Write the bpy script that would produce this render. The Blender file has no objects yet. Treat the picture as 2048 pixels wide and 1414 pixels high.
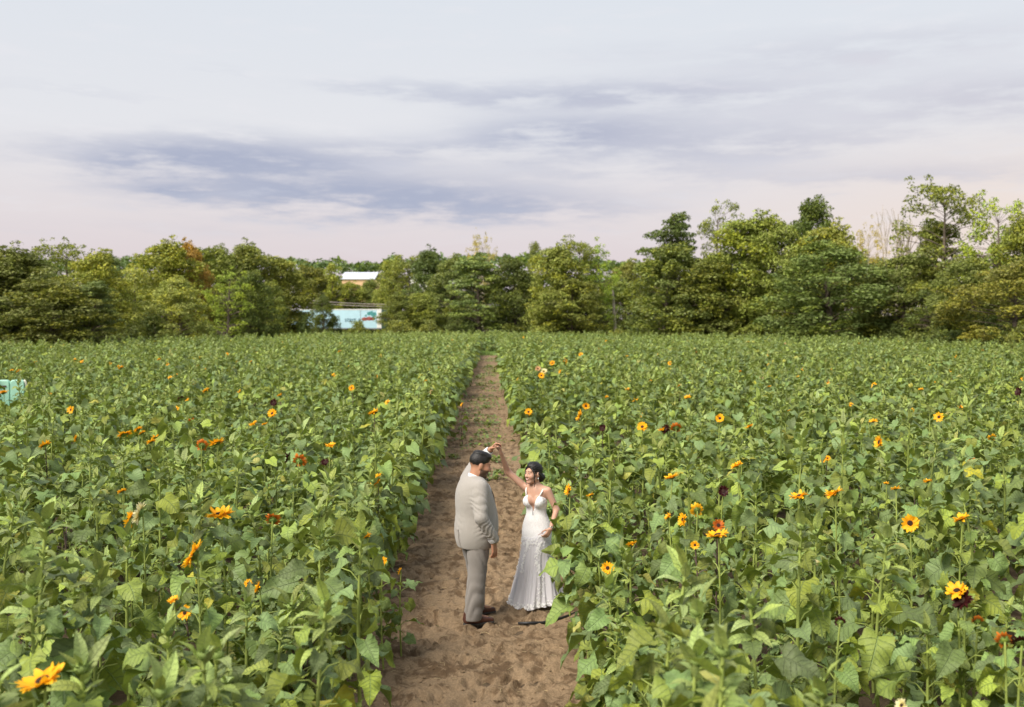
import bpy, math, random
import numpy as np
from mathutils import Vector, Matrix, Euler
R = math.radians
rnd = random.Random(7)
scene = bpy.context.scene
C = scene.collection

# ------------------------------------------------------------------ camera
CAM_H, FPX, YAW, HORIZON = 3.15, 2000.0, R(1.2), 640.0
PITCH = math.atan((707 - HORIZON) / FPX)
cam_data = bpy.data.cameras.new('camera'); cam = bpy.data.objects.new('camera', cam_data); C.objects.link(cam)
cam.location = (0, 0, CAM_H)
cam.rotation_euler = (R(90) - PITCH, 0, -YAW)
cam_data.sensor_width = 36.0; cam_data.lens = FPX / 2048 * 36.0
cam_data.clip_start = 0.1; cam_data.clip_end = 6000
cam_data.dof.use_dof = True; cam_data.dof.focus_distance = 10.6; cam_data.dof.aperture_fstop = 1.9
scene.camera = cam
CAMROT = Euler((R(90) - PITCH, 0, -YAW)).to_matrix()
FWD = Vector((math.sin(YAW), math.cos(YAW), 0)); RGT = Vector((math.cos(YAW), -math.sin(YAW), 0))
def ray(px, py):
    return CAMROT @ Vector(((px - 1024) / FPX, -(py - 707) / FPX, -1))
def at_d(px, py, d):                      # the point seen at a photo position, d metres ahead of the camera
    v = ray(px, py); return Vector((0, 0, CAM_H)) + v * (d / v.dot(FWD))
def at_z(px, py, z=0.0):
    v = ray(px, py); return Vector((0, 0, CAM_H)) + v * ((z - CAM_H) / v.z)
def proj(p):
    q = CAMROT.transposed() @ (Vector(p) - Vector((0, 0, CAM_H)))
    return 1024 + FPX * q.x / -q.z, 707 - FPX * q.y / -q.z, -q.z

# ------------------------------------------------------------------ node helpers
class NT:
    def __init__(s, tree):
        s.t = tree; s.n = tree.nodes; s.l = tree.links
    def add(s, typ, ins=None, out=0, **kw):
        nd = s.n.new(typ)
        for k, v in kw.items(): setattr(nd, k, v)
        for k, v in (ins or {}).items(): s.put(nd.inputs[k], v)
        return nd.outputs[out] if out is not None else nd
    def put(s, sock, v):
        if isinstance(v, bpy.types.NodeSocket): s.l.new(v, sock)
        elif isinstance(v, (tuple, list)) and len(v) == 3 and sock.type == 'RGBA': sock.default_value = (*v, 1)
        else: sock.default_value = v
    def m(s, op, a, b=0.0, c=0.0, clamp=False):
        return s.add('ShaderNodeMath', {0: a, 1: b, 2: c}, operation=op, use_clamp=clamp)
    def mix(s, f, a, b, mode='MIX'):
        nd = s.n.new('ShaderNodeMix'); nd.data_type = 'RGBA'; nd.blend_type = mode; nd.clamp_factor = True
        s.put(nd.inputs[0], f); s.put(nd.inputs[6], a); s.put(nd.inputs[7], b); return nd.outputs[2]
    def ramp(s, f, stops, interp='LINEAR'):
        nd = s.n.new('ShaderNodeValToRGB'); cr = nd.color_ramp; cr.interpolation = interp
        while len(cr.elements) < len(stops): cr.elements.new(0.5)
        for e, (p, c) in zip(cr.elements, stops):
            e.position = p; e.color = (*c, 1) if len(c) == 3 else c
        s.put(nd.inputs[0], f); return nd.outputs[0]
    def noise(s, vec, scale, detail=4, rough=0.55, out=0, dist=0.0):
        ins = {'Scale': scale, 'Detail': detail, 'Roughness': rough, 'Distortion': dist}
        if vec is not None: ins['Vector'] = vec
        return s.add('ShaderNodeTexNoise', ins, out)
    def smooth(s, v, lo, hi, a=0.0, b=1.0):
        nd = s.n.new('ShaderNodeMapRange'); nd.interpolation_type = 'SMOOTHSTEP'
        for i, x in enumerate((v, lo, hi, a, b)): s.put(nd.inputs[i], x)
        return nd.outputs[0]
def srgb(r, g, b):
    f = lambda c: (c / 255 / 12.92) if c <= 10 else ((c / 255 + 0.055) / 1.055) ** 2.4
    return (f(r), f(g), f(b))

# ------------------------------------------------------------------ sky and light
SUN_DIR = Vector((-0.55, -0.50, 0.80)).normalized()      # towards the sun: behind the camera, to the left
world = bpy.data.worlds.new('World'); scene.world = world; world.use_nodes = True
w = NT(world.node_tree); w.n.clear()
tc = w.add('ShaderNodeTexCoord', out='Generated')
sep = w.add('ShaderNodeSeparateXYZ', {0: tc}, None)
sx, sy, sz = sep.outputs
az = w.m('ADD', w.m('ARCTAN2', sx, sy), -YAW)            # 0 straight down the path
el = w.m('ARCSINE', sz)
U = w.m('MULTIPLY', az, 2000.0); V = w.m('MULTIPLY', el, 2000.0)
pvec = w.add('ShaderNodeCombineXYZ', {0: w.m('MULTIPLY', U, 0.0011), 1: w.m('MULTIPLY', V, 0.0075), 2: 0.0})
pvec2 = w.add('ShaderNodeCombineXYZ', {0: w.m('MULTIPLY', U, 0.0042), 1: w.m('MULTIPLY', V, 0.022), 2: 3.0})
n1 = w.noise(pvec, 2.0, 6, 0.55); n2 = w.noise(pvec2, 1.6, 6, 0.6)
n1c = w.m('SUBTRACT', n1, 0.5); n2c = w.m('SUBTRACT', n2, 0.5)
base = w.ramp(w.m('DIVIDE', el, 0.6), [(0.0, srgb(212, 198, 208)), (0.07, srgb(224, 210, 214)), (0.17, srgb(230, 222, 224)), (0.30, srgb(232, 232, 236)),
                 (0.52, srgb(226, 231, 238)), (1.0, srgb(204, 214, 228))])
# warm light low on the right
warm = w.m('MULTIPLY', w.smooth(az, 0.05, 0.6), w.smooth(el, 0.22, 0.03))
base = w.mix(w.m('MULTIPLY', warm, 0.95), base, srgb(249, 229, 212))
dark = None
# cloud banks: photo position x, y, half sizes, weight
for cx, cy, rx, ry, wt in [(330, 335, 250, 42, 1.05), (560, 325, 260, 42, 0.9), (620, 395, 340, 42, 1.0), (870, 400, 320, 44, 0.85), (1130, 420, 290, 34, 0.62),
                           (720, 190, 260, 18, 0.36), (1010, 200, 270, 22, 0.46), (1300, 195, 260, 26, 0.5), (1090, 268, 240, 24, 0.85),
                           (1400, 300, 520, 34, 0.75), (1620, 215, 560, 90, 0.55), (1980, 240, 300, 40, 0.65), (1250, 345, 380, 30, 0.55), (1800, 372, 380, 26, 0.75), (1700, 130, 460, 36, 0.5), (1150, 240, 300, 30, 0.4), (900, 300, 200, 20, 0.4),
                           (1650, 40, 300, 18, 0.25), (220, 228, 190, 9, 0.42), (430, 170, 100, 9, 0.35), (30, 410, 60, 9, 0.4), (400, 395, 40, 9, 0.5), (90, 470, 700, 26, 0.3), (200, 110, 90, 12, 0.2)]:
    du = w.m('DIVIDE', w.m('ADD', w.m('SUBTRACT', U, cx - 1024.0), w.m('MULTIPLY', n1c, 260.0)), rx)
    dv = w.m('DIVIDE', w.m('ADD', w.m('SUBTRACT', V, 640.0 - cy), w.m('MULTIPLY', n2c, 95.0)), ry)
    g = w.m('MULTIPLY', w.m('EXPONENT', w.m('MULTIPLY', w.m('ADD', w.m('MULTIPLY', du, du), w.m('MULTIPLY', dv, dv)), -1.0)), wt)
    dark = g if dark is None else w.m('ADD', dark, g)
streak = w.m('MULTIPLY', w.smooth(n1, 0.46, 0.7), 0.5)
# outside the part of the sky in view the same kind of streaks go on
away = w.smooth(w.m('ABSOLUTE', az), 0.55, 0.9)
high = w.smooth(el, 0.34, 0.5)
more = w.m('MULTIPLY', w.m('MAXIMUM', away, high), w.smooth(n1, 0.45, 0.62))
dark = w.m('ADD', w.m('MULTIPLY', dark, w.m('ADD', 0.78, w.m('MULTIPLY', n2c, 1.6))), w.m('ADD', w.m('MULTIPLY', streak, 0.25), w.m('MULTIPLY', more, 0.5)))
cloud_col = w.mix(w.smooth(az, -0.1, 0.5), srgb(174, 180, 202), srgb(198, 196, 209))
col = w.mix(w.smooth(dark, 0.10, 1.38), base, cloud_col)
# pale streaks of light
lite = w.m('MULTIPLY', w.smooth(n2, 0.5, 0.75), w.smooth(el, 0.03, 0.12))
col = w.mix(w.m('MULTIPLY', lite, 0.32), col, srgb(238, 236, 240))
nish = w.add('ShaderNodeTexSky', {}, sky_type='NISHITA', sun_disc=False, sun_elevation=math.asin(SUN_DIR.z), sun_rotation=math.atan2(SUN_DIR.x, SUN_DIR.y), air_density=1.0, dust_density=2.0)
nishd = w.add('ShaderNodeVectorMath', {0: nish, 'Scale': 0.1}, operation='SCALE')
col = w.mix(0.93, nishd, col)                               # thin cloud over the clear sky
col = w.mix(w.smooth(el, -0.01, -0.12), col, (0.12, 0.12, 0.08))
bg = w.add('ShaderNodeBackground', {'Color': col, 'Strength': 0.83})
w.l.new(bg, w.add('ShaderNodeOutputWorld', None, None).inputs[0])

sun_data = bpy.data.lights.new('sun', 'SUN'); sun_data.energy = 5.0; sun_data.angle = R(36); sun_data.color = (1.0, 0.93, 0.82)
sun = bpy.data.objects.new('sun', sun_data); C.objects.link(sun); sun.rotation_euler = SUN_DIR.to_track_quat('Z', 'Y').to_euler(); sun.location = (-20, -20, 30)
vs = scene.view_settings; vs.view_transform = 'Standard'; vs.look = 'None'; vs.exposure = 0.30; vs.gamma = 1.0; vs.use_curve_mapping = False
cy = scene.cycles
cy.max_bounces = 6; cy.diffuse_bounces = 2; cy.glossy_bounces = 2; cy.transmission_bounces = 4; cy.transparent_max_bounces = 8; cy.caustics_reflective = False; cy.caustics_refractive = False
cy.use_denoising = True

# ------------------------------------------------------------------ mesh helpers
def set_props(o, label=None, cat=None, group=None, kind=None):
    for k, v in (('label', label), ('category', cat), ('group', group), ('kind', kind)):
        if v: o[k] = v
    return o
def np_mesh(name, V, F, smooth=True, uv=None, attrs=None):
    """V (n,3); F (m,3|4) array or list of such arrays; uv per vertex; attrs {name: per-vertex float or (n,3|4) colour}"""
    me = bpy.data.meshes.new(name)
    V = np.asarray(V, np.float32); F = F if isinstance(F, list) and isinstance(F[0], np.ndarray) else [np.asarray(F)]; Fs = [np.asarray(f, np.int32) for f in F if len(f)]
    loops = np.concatenate([f.ravel() for f in Fs]); sizes = np.concatenate([np.full(len(f), f.shape[1], np.int32) for f in Fs])
    me.vertices.add(len(V)); me.vertices.foreach_set('co', V.ravel())
    me.loops.add(len(loops)); me.loops.foreach_set('vertex_index', loops)
    me.polygons.add(len(sizes)); me.polygons.foreach_set('loop_start', np.concatenate([[0], np.cumsum(sizes)[:-1]]).astype(np.int32))
    me.polygons.foreach_set('use_smooth', np.full(len(sizes), smooth, bool))
    if uv is not None:
        l = me.uv_layers.new(name='UVMap'); l.data.foreach_set('uv', np.asarray(uv, np.float32)[loops].ravel())
    for k, a in (attrs or {}).items():
        a = np.asarray(a, np.float32)
        if a.ndim == 1: me.attributes.new(k, 'FLOAT', 'POINT').data.foreach_set('value', a)
        else:
            if a.shape[1] == 3: a = np.hstack([a, np.ones((len(a), 1), np.float32)])
            me.attributes.new(k, 'FLOAT_COLOR', 'POINT').data.foreach_set('color', a.ravel())
    me.update(calc_edges=True); me.validate()
    return me
def obj(name, me, mat=None, parent=None, loc=None, rot=None, link=True):
    o = bpy.data.objects.new(name, me)
    if mat is not None and me is not None and not me.materials: me.materials.append(mat)
    if link: C.objects.link(o)
    if parent is not None: o.parent = parent
    if loc is not None: o.location = loc
    if rot is not None: o.rotation_euler = rot
    return o
def empty(name, loc=(0, 0, 0), rz=0.0, **props):
    o = bpy.data.objects.new(name, None); C.objects.link(o); o.location = loc; o.rotation_euler = (0, 0, rz); o.empty_display_size = 0.1
    return set_props(o, **props)
class MB:
    """collects pieces into one mesh"""
    def __init__(s): s.V = []; s.Q = []; s.T = []; s.uv = []; s.a = []; s.n = 0
    def add(s, V, Q=(), T=(), uv=None, a=0.0):
        V = np.asarray(V, np.float32); k = len(V)
        s.V.append(V)
        if len(Q): s.Q.append(np.asarray(Q, np.int32).reshape(-1, 4) + s.n)
        if len(T): s.T.append(np.asarray(T, np.int32).reshape(-1, 3) + s.n)
        s.uv.append(np.asarray(uv, np.float32) if uv is not None else np.zeros((k, 2), np.float32))
        s.a.append(np.full(k, a, np.float32) if np.isscalar(a) else np.asarray(a, np.float32)); s.n += k
    def tube(s, pts, rad, sides=6, a=0.0, cap=True):
        pts = [Vector(p) for p in pts]; n = len(pts); up = Vector((0.31, 0.17, 0.93)).normalized(); V = []
        for i, p in enumerate(pts):
            t = (pts[min(i + 1, n - 1)] - pts[max(i - 1, 0)]).normalized()
            x = t.cross(up); x = x.normalized() if x.length > 1e-4 else t.orthogonal().normalized(); y = t.cross(x)
            r = rad[i] if hasattr(rad, '__len__') else rad
            for k in range(sides):
                th = 2 * math.pi * k / sides; V.append(p + x * (math.cos(th) * r) + y * (math.sin(th) * r))
        Q = [(i * sides + k, i * sides + (k + 1) % sides, (i + 1) * sides + (k + 1) % sides, (i + 1) * sides + k) for i in range(n - 1) for k in range(sides)]
        T = []
        if cap:
            V += [pts[0], pts[-1]]; a0, a1 = n * sides, n * sides + 1
            T = [(a0, (k + 1) % sides, k) for k in range(sides)] + [(a1, (n - 1) * sides + k, (n - 1) * sides + (k + 1) % sides) for k in range(sides)]
        s.add([tuple(v) for v in V], Q, T, a=a)
    def box(s, c, sz, rot=None, a=0.0):
        V = np.array([[x, y, z] for x in (-.5, .5) for y in (-.5, .5) for z in (-.5, .5)]) * np.array(sz)
        if rot is not None: V = V @ np.array(rot.to_3x3() if hasattr(rot, 'to_3x3') else rot).T
        s.add(V + np.array(c), [(0, 1, 3, 2), (4, 6, 7, 5), (0, 4, 5, 1), (2, 3, 7, 6), (0, 2, 6, 4), (1, 5, 7, 3)], a=a)
    def mesh(s, name, smooth=True, attr='tint'):
        F = []
        if s.Q: F.append(np.concatenate(s.Q))
        if s.T: F.append(np.concatenate(s.T))
        return np_mesh(name, np.concatenate(s.V), F, smooth, np.concatenate(s.uv), {attr: np.concatenate(s.a)})
def lattice(seed, n=64): return np.random.RandomState(seed).rand(n, n)
def vnoise(x, y, seed):
    g = lattice(seed); xi = np.floor(x).astype(int); yi = np.floor(y).astype(int); fx = x - xi; fy = y - yi
    fx = fx * fx * (3 - 2 * fx); fy = fy * fy * (3 - 2 * fy); n = 64
    a = g[xi % n, yi % n]; b = g[(xi + 1) % n, yi % n]; c = g[xi % n, (yi + 1) % n]; d = g[(xi + 1) % n, (yi + 1) % n]
    return (a * (1 - fx) + b * fx) * (1 - fy) + (c * (1 - fx) + d * fx) * fy
def fbm(x, y, seed, oct=4):
    t = 0; s = 0
    for i in range(oct): t = t + vnoise(x * 2 ** i, y * 2 ** i, seed + i) * 0.55 ** i; s += 0.55 ** i
    return t / s

# ------------------------------------------------------------------ materials
def new_mat(name):
    m = bpy.data.materials.new(name); m.use_nodes = True; t = NT(m.node_tree); t.n.clear()
    return m, t
def finish(m, t, shader):
    t.l.new(shader, t.add('ShaderNodeOutputMaterial', None, None).inputs[0]); return m
def plain(name, col, rough=0.6, var=0.15, scale=20.0, bump=0.0, bscale=200.0, spec=0.4, metal=0.0, coords='Object', sheen=0.0):
    m, t = new_mat(name); co = t.add('ShaderNodeTexCoord', out=coords)
    n = t.noise(co, scale, 5); c = t.mix(t.smooth(n, 0.3, 0.7), tuple(x * (1 - var) for x in col), tuple(min(1, x * (1 + var)) for x in col))
    p = t.add('ShaderNodeBsdfPrincipled', {'Base Color': c, 'Roughness': rough, 'Specular IOR Level': spec, 'Metallic': metal}, None)
    if sheen: p.inputs['Sheen Weight'].default_value = sheen
    if bump:
        t.put(p.inputs['Normal'], t.add('ShaderNodeBump', {'Height': t.noise(co, bscale, 4), 'Strength': bump, 'Distance': 0.01}))
    return finish(m, t, p.outputs[0])
def leaf_mat(name, top, under, young, veins=True, transl=0.28, use_color=False):
    m, t = new_mat(name)
    geo = t.add('ShaderNodeNewGeometry', None, None); info = t.add('ShaderNodeObjectInfo', None, None)
    tint = t.add('ShaderNodeAttribute', None, 2, attribute_name='tint', attribute_type='GEOMETRY')
    r = t.m('FRACT', t.m('ADD', info.outputs['Random'], t.m('MULTIPLY', tint, 7.31)))
    r2 = t.m('FRACT', t.m('MULTIPLY', t.m('ADD', r, 0.137), 13.7))
    c = t.mix(geo.outputs['Backfacing'], top, under)
    c = t.mix(t.smooth(r, 0.45, 1.0, 0.0, 0.85), c, young)
    if veins: c = t.mix(t.smooth(r2, 0.982, 0.992), c, (0.34, 0.29, 0.06))          # a few yellowed leaves
    uv = t.add('ShaderNodeUVMap', None, None); suv = t.add('ShaderNodeSeparateXYZ', {0: uv.outputs[0]}, None)
    u = t.m('ABSOLUTE', t.m('SUBTRACT', suv.outputs[0], 0.5)); v = suv.outputs[1]
    if veins:
        mid = t.smooth(u, 0.018, 0.004)
        ph = t.m('FRACT', t.m('MULTIPLY', t.m('SUBTRACT', v, t.m('MULTIPLY', u, 0.55)), 8.0))
        lat = t.smooth(t.m('ABSOLUTE', t.m('SUBTRACT', ph, 0.5)), 0.10, 0.03)
        vn = t.m('MAXIMUM', mid, t.m('MULTIPLY', lat, 0.6))
        c = t.mix(t.m('MULTIPLY', vn, 0.6), c, tuple(min(1, x * 1.35 + 0.08) for x in top))
    nz = t.noise(t.add('ShaderNodeTexCoord', out='Object'), 14.0, 4)
    hsv = t.add('ShaderNodeHueSaturation', {'Hue': t.m('ADD', 0.49, t.m('MULTIPLY', r2, 0.025)), 'Saturation': t.m('ADD', 0.87, t.m('MULTIPLY', r, 0.28)),
                'Value': t.m('ADD', t.m('ADD', 0.55, t.m('MULTIPLY', r2, 0.75)), t.m('MULTIPLY', t.m('SUBTRACT', nz, 0.5), 0.5)), 'Color': c})
    if use_color: hsv = t.mix(1.0, hsv, info.outputs['Color'], 'MULTIPLY')
    p = t.add('ShaderNodeBsdfPrincipled', {'Base Color': hsv, 'Roughness': 0.55, 'Specular IOR Level': 0.34}, None)
    if veins:
        hgt = t.m('ADD', t.m('MULTIPLY', vn, -1.0), t.m('MULTIPLY', nz, 0.5))
        t.put(p.inputs['Normal'], t.add('ShaderNodeBump', {'Height': hgt, 'Strength': 0.9, 'Distance': 0.016}))
    tr = t.add('ShaderNodeBsdfTranslucent', {'Color': t.mix(0.6, hsv, (0.30, 0.42, 0.05) if not use_color else (0.2, 0.26, 0.04))})
    return finish(m, t, t.add('ShaderNodeMixShader', {0: transl, 1: p.outputs[0], 2: tr}))

# ------------------------------------------------------------------ ground, field soil, path
PATH_X, PATH_HALF, PATH_END = -0.235, 0.95, 90.0
EDGE_PX = [-150, 0, 270, 340, 600, 980, 1200, 1300, 1600, 1750, 1900, 2048, 2250]
EDGE_D = [72, 76, 80, 100, 122, 130, 122, 108, 103, 90, 76, 67, 58]
def field_edge(px): return float(np.interp(px, EDGE_PX, EDGE_D))
m_, t = new_mat('meadow'); co = t.add('ShaderNodeTexCoord', out='Object')
c = t.mix(t.smooth(t.noise(co, 0.08, 6), 0.35, 0.65), (0.10, 0.16, 0.035), (0.17, 0.19, 0.06)); c = t.mix(t.smooth(t.noise(co, 1.5, 5), 0.5, 0.8), c, (0.13, 0.13, 0.05))
M_MEADOW = finish(m_, t, t.add('ShaderNodeBsdfPrincipled', {'Base Color': c, 'Roughness': 0.95, 'Specular IOR Level': 0.1}))
def soil(name, light, dark, moss):
    m, t = new_mat(name); co = t.add('ShaderNodeTexCoord', out='Object')
    mp = t.add('ShaderNodeMapping', {'Vector': co, 'Scale': (1.0, 0.8, 1.0)})
    big = t.noise(mp, 1.3, 5, 0.6); mid = t.noise(mp, 6.0, 7, 0.68, dist=0.6); fine = t.noise(mp, 46.0, 5, 0.65); grit = t.noise(mp, 170.0, 3, 0.6)
    c = t.mix(t.smooth(fine, 0.3, 0.7), tuple(x * 0.82 for x in light), tuple(x * 1.14 for x in light))
    patch = t.m('ADD', t.m('MULTIPLY', mid, 0.65), t.m('MULTIPLY', big, 0.35))
    c = t.mix(t.m('MULTIPLY', t.smooth(patch, 0.475, 0.575), 0.84), c, dark)
    c = t.mix(t.m('MULTIPLY', t.smooth(grit, 0.60, 0.72), 0.55), c, tuple(x * 0.6 for x in dark))
    c = t.mix(t.m('MULTIPLY', t.smooth(fine, 0.68, 0.8), 0.35), c, tuple(min(1, x * 1.35) for x in light))
    if moss: c = t.mix(t.m('MULTIPLY', t.smooth(t.noise(mp, 2.2, 6), 0.52, 0.7), moss), c, (0.09, 0.12, 0.035))
    p = t.add('ShaderNodeBsdfPrincipled', {'Base Color': c, 'Roughness': 0.93, 'Specular IOR Level': 0.15}, None)
    h = t.m('ADD', t.m('ADD', t.m('MULTIPLY', mid, 1.0), t.m('MULTIPLY', fine, 0.45)), t.m('MULTIPLY', grit, 0.18))
    t.put(p.inputs['Normal'], t.add('ShaderNodeBump', {'Height': h, 'Strength': 0.9, 'Distance': 0.045}))
    return finish(m, t, p.outputs[0])
M_SOIL = soil('path_soil', (0.285, 0.198, 0.118), (0.105, 0.064, 0.034), 0.0)
M_FSOIL = soil('field_soil', (0.13, 0.092, 0.058), (0.06, 0.04, 0.024), 0.5)

S = 2500.0
g = obj('ground', np_mesh('ground', [(-S, -S, -0.12), (S, -S, -0.12), (S, S, -0.12), (-S, S, -0.12)], [(0, 1, 2, 3)], False), M_MEADOW); set_props(g, kind='structure')
pts = [at_z(-150, 5000, -0.05), at_z(2200, 5000, -0.05)]
ring = [tuple(Vector((0, 0, 0)) + (RGT * ((px - 1024) / FPX) + FWD) * (field_edge(px) + 3)) for px in np.linspace(2250, -150, 40)]
V = [(-6, -4, -0.05), (6, -4, -0.05)] + [(x, y, -0.05) for x, y, z in ring]
f = obj('field_soil', np_mesh('field_soil', V, [np.array([(0, i, i + 1) for i in range(1, len(V) - 1)])], False), M_FSOIL); set_props(f, kind='structure')

ys = [4.0]
while ys[-1] < PATH_END: ys.append(ys[-1] * 1.0036)
ys = np.array(ys); xs = np.linspace(PATH_X - 1.75, PATH_X + 1.75, 118)
GX, GY = np.meshgrid(xs, ys)
def path_height(x, y):
    z = (fbm(x * 1.1, y * 0.8, 3, 3) - 0.5) * 0.06 + (fbm(x * 7, y * 6, 11, 4) - 0.5) * 0.075
    z += np.maximum(fbm(x * 14, y * 11, 21, 3) - 0.58, 0) * 0.14                 # clods
    d = np.abs(x - PATH_X); z += 0.05 * np.clip((d - 0.95) / 0.4, 0, 1)           # banks under the plants
    for tx in (-0.52, 0.5): z -= 0.018 * np.exp(-((x - PATH_X - tx) / 0.16) ** 2) * (0.6 + 0.4 * np.sin(y * 26 + 4 * x))   # tyre tracks
    return z
Z = path_height(GX, GY)
rs = np.random.RandomState(5)
for _ in range(420):                                                             # footprints
    fx = PATH_X + rs.uniform(-0.8, 0.8); fy = 5.5 + 26 * rs.rand() ** 1.6; a = rs.uniform(-0.5, 0.5); s = rs.uniform(0.8, 1.15)
    dx = GX - fx; dy = GY - fy; sel = (np.abs(dx) < 0.4) & (np.abs(dy) < 0.4)
    u = (dx[sel] * math.cos(a) + dy[sel] * math.sin(a)) / (0.055 * s); v = (-dx[sel] * math.sin(a) + dy[sel] * math.cos(a)) / (0.14 * s); q = u * u + v * v
    Z[sel] += -0.034 * np.exp(-q ** 2) + 0.018 * np.exp(-((np.sqrt(q) - 1.35) / 0.3) ** 2)
PV = np.stack([GX, GY, Z + 0.0], -1).reshape(-1, 3); nx = len(xs); idx = np.arange(len(PV)).reshape(GX.shape)
PQ = np.stack([idx[:-1, :-1], idx[:-1, 1:], idx[1:, 1:], idx[1:, :-1]], -1).reshape(-1, 4)
pth = obj('path', np_mesh('path', PV, PQ), M_SOIL); set_props(pth, kind='structure')
def path_z(x, y):
    i = int(np.clip(np.searchsorted(ys, y), 1, len(ys) - 1)); j = int(np.clip(np.searchsorted(xs, x), 1, nx - 1)); return float(Z[i, j])

# clods of earth and bits of straw lying on the path
M_STRAW = plain('straw', (0.42, 0.33, 0.18), 0.9, 0.3, 8)
mb = MB(); ico_d = np.array([(0, 0, 1), (.9, 0, .2), (.28, .85, .2), (-.73, .53, .2), (-.73, -.53, .2), (.28, -.85, .2), (0, 0, -.6)])
ico_t = [(0, i, i % 5 + 1) for i in range(1, 6)] + [(6, i % 5 + 1, i) for i in range(1, 6)]
for _ in range(3600):
    x = PATH_X + rs.normal() * 0.55; y = 5.2 + 40 * rs.rand() ** 2.0
    if abs(x - PATH_X) > 1.5: continue
    s = 0.005 + 0.016 * rs.rand() ** 3.5
    mb.add(ico_d * s * (0.7 + 0.6 * rs.rand(7, 1)) * np.array([1, 1, 0.7]) + np.array([x, y, path_z(x, y) + s * 0.25]), T=ico_t)
cl = obj('soil_clods', mb.mesh('soil_clods', False), M_SOIL); set_props(cl, kind='stuff', label='small clods of brown earth lying loose on the path')
mb = MB()
for _ in range(380):
    x = PATH_X + rs.uniform(-0.95, 0.95); y = 5.2 + 24 * rs.rand() ** 1.7; a = rs.uniform(0, 6.28); L = rs.uniform(0.03, 0.10); z = path_z(x, y) + 0.006
    p0 = Vector((x, y, z)); d = Vector((math.cos(a), math.sin(a), 0)) * L; sd = Vector((-math.sin(a), math.cos(a), 0)) * L * rs.uniform(-0.25, 0.25)
    mb.tube([p0, p0 + d * 0.5 + sd + Vector((0, 0, 0.006)), p0 + d], 0.0022, 3, cap=False)
st = obj('straw_litter', mb.mesh('straw_litter'), M_STRAW); set_props(st, kind='stuff', label='dry straw and stem bits scattered over the path')

# ------------------------------------------------------------------ trees
M_BARK = plain('bark', (0.13, 0.10, 0.075), 0.9, 0.35, 3, 0.6, 12)
M_PALEBARK = plain('pale_bark', (0.40, 0.34, 0.27), 0.9, 0.25, 3, 0.5, 12)
M_TREELEAF = leaf_mat('tree_leaf', (0.150, 0.186, 0.048), (0.185, 0.215, 0.062), (0.245, 0.25, 0.058), veins=False, transl=0.22, use_color=True)
def leaf_cloud(mb, centers, radii, per, size, rs, flat=1.0, up=0.5):
    """leaf-sized faces spread through clumps of a crown"""
    for (c, r) in zip(centers, radii):
        n = int(per * (r ** 2)); d = rs.normal(size=(n, 3)); d /= np.linalg.norm(d, axis=1)[:, None]
        d[:, 2] = np.where(rs.rand(n) < 0.55, np.abs(d[:, 2]), d[:, 2])
        rad = r * (0.35 + 0.70 * rs.rand(n) ** 0.6) ; p = c + d * rad[:, None] * np.array([1, 1, flat])
        nrm = d * 0.7 + rs.normal(size=(n, 3)) * 0.75 + np.array([0, 0, up]); nrm /= np.linalg.norm(nrm, axis=1)[:, None]
        a = np.cross(nrm, rs.normal(size=(n, 3))); a /= np.linalg.norm(a, axis=1)[:, None]; b = np.cross(nrm, a)
        s = (size * (0.6 + 0.8 * rs.rand(n)))[:, None]
        # a kite-shaped leaf spray, slightly folded
        V = np.stack([p - a * s, p + b * s * 0.5 + nrm * s * 0.12 - a * s * .15, p + a * s, p - b * s * 0.5 + nrm * s * 0.12 - a * s * .15], 1).reshape(-1, 3)
        Q = np.arange(4 * n).reshape(-1, 4)
        t0 = rs.rand(); mb.add(V, Q, a=np.repeat(np.clip(t0 * 0.09 + 0.045 * rs.rand(n), 0, 0.136), 4))
def limb(mb, p0, p1, r0, r1, rs, bend=0.12, n=5, sides=5):
    p0 = np.array(p0, float); p1 = np.array(p1, float); L = np.linalg.norm(p1 - p0); off = rs.normal(size=3) * L * bend; pts = []; rr = []
    for i in range(n):
        u = i / (n - 1); pts.append(p0 + (p1 - p0) * u + off * math.sin(math.pi * u) * 0.6 + np.array([0, 0, L * 0.10 * math.sin(math.pi * u)])); rr.append(r0 + (r1 - r0) * u)
    mb.tube(pts, rr, sides, cap=False)
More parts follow.
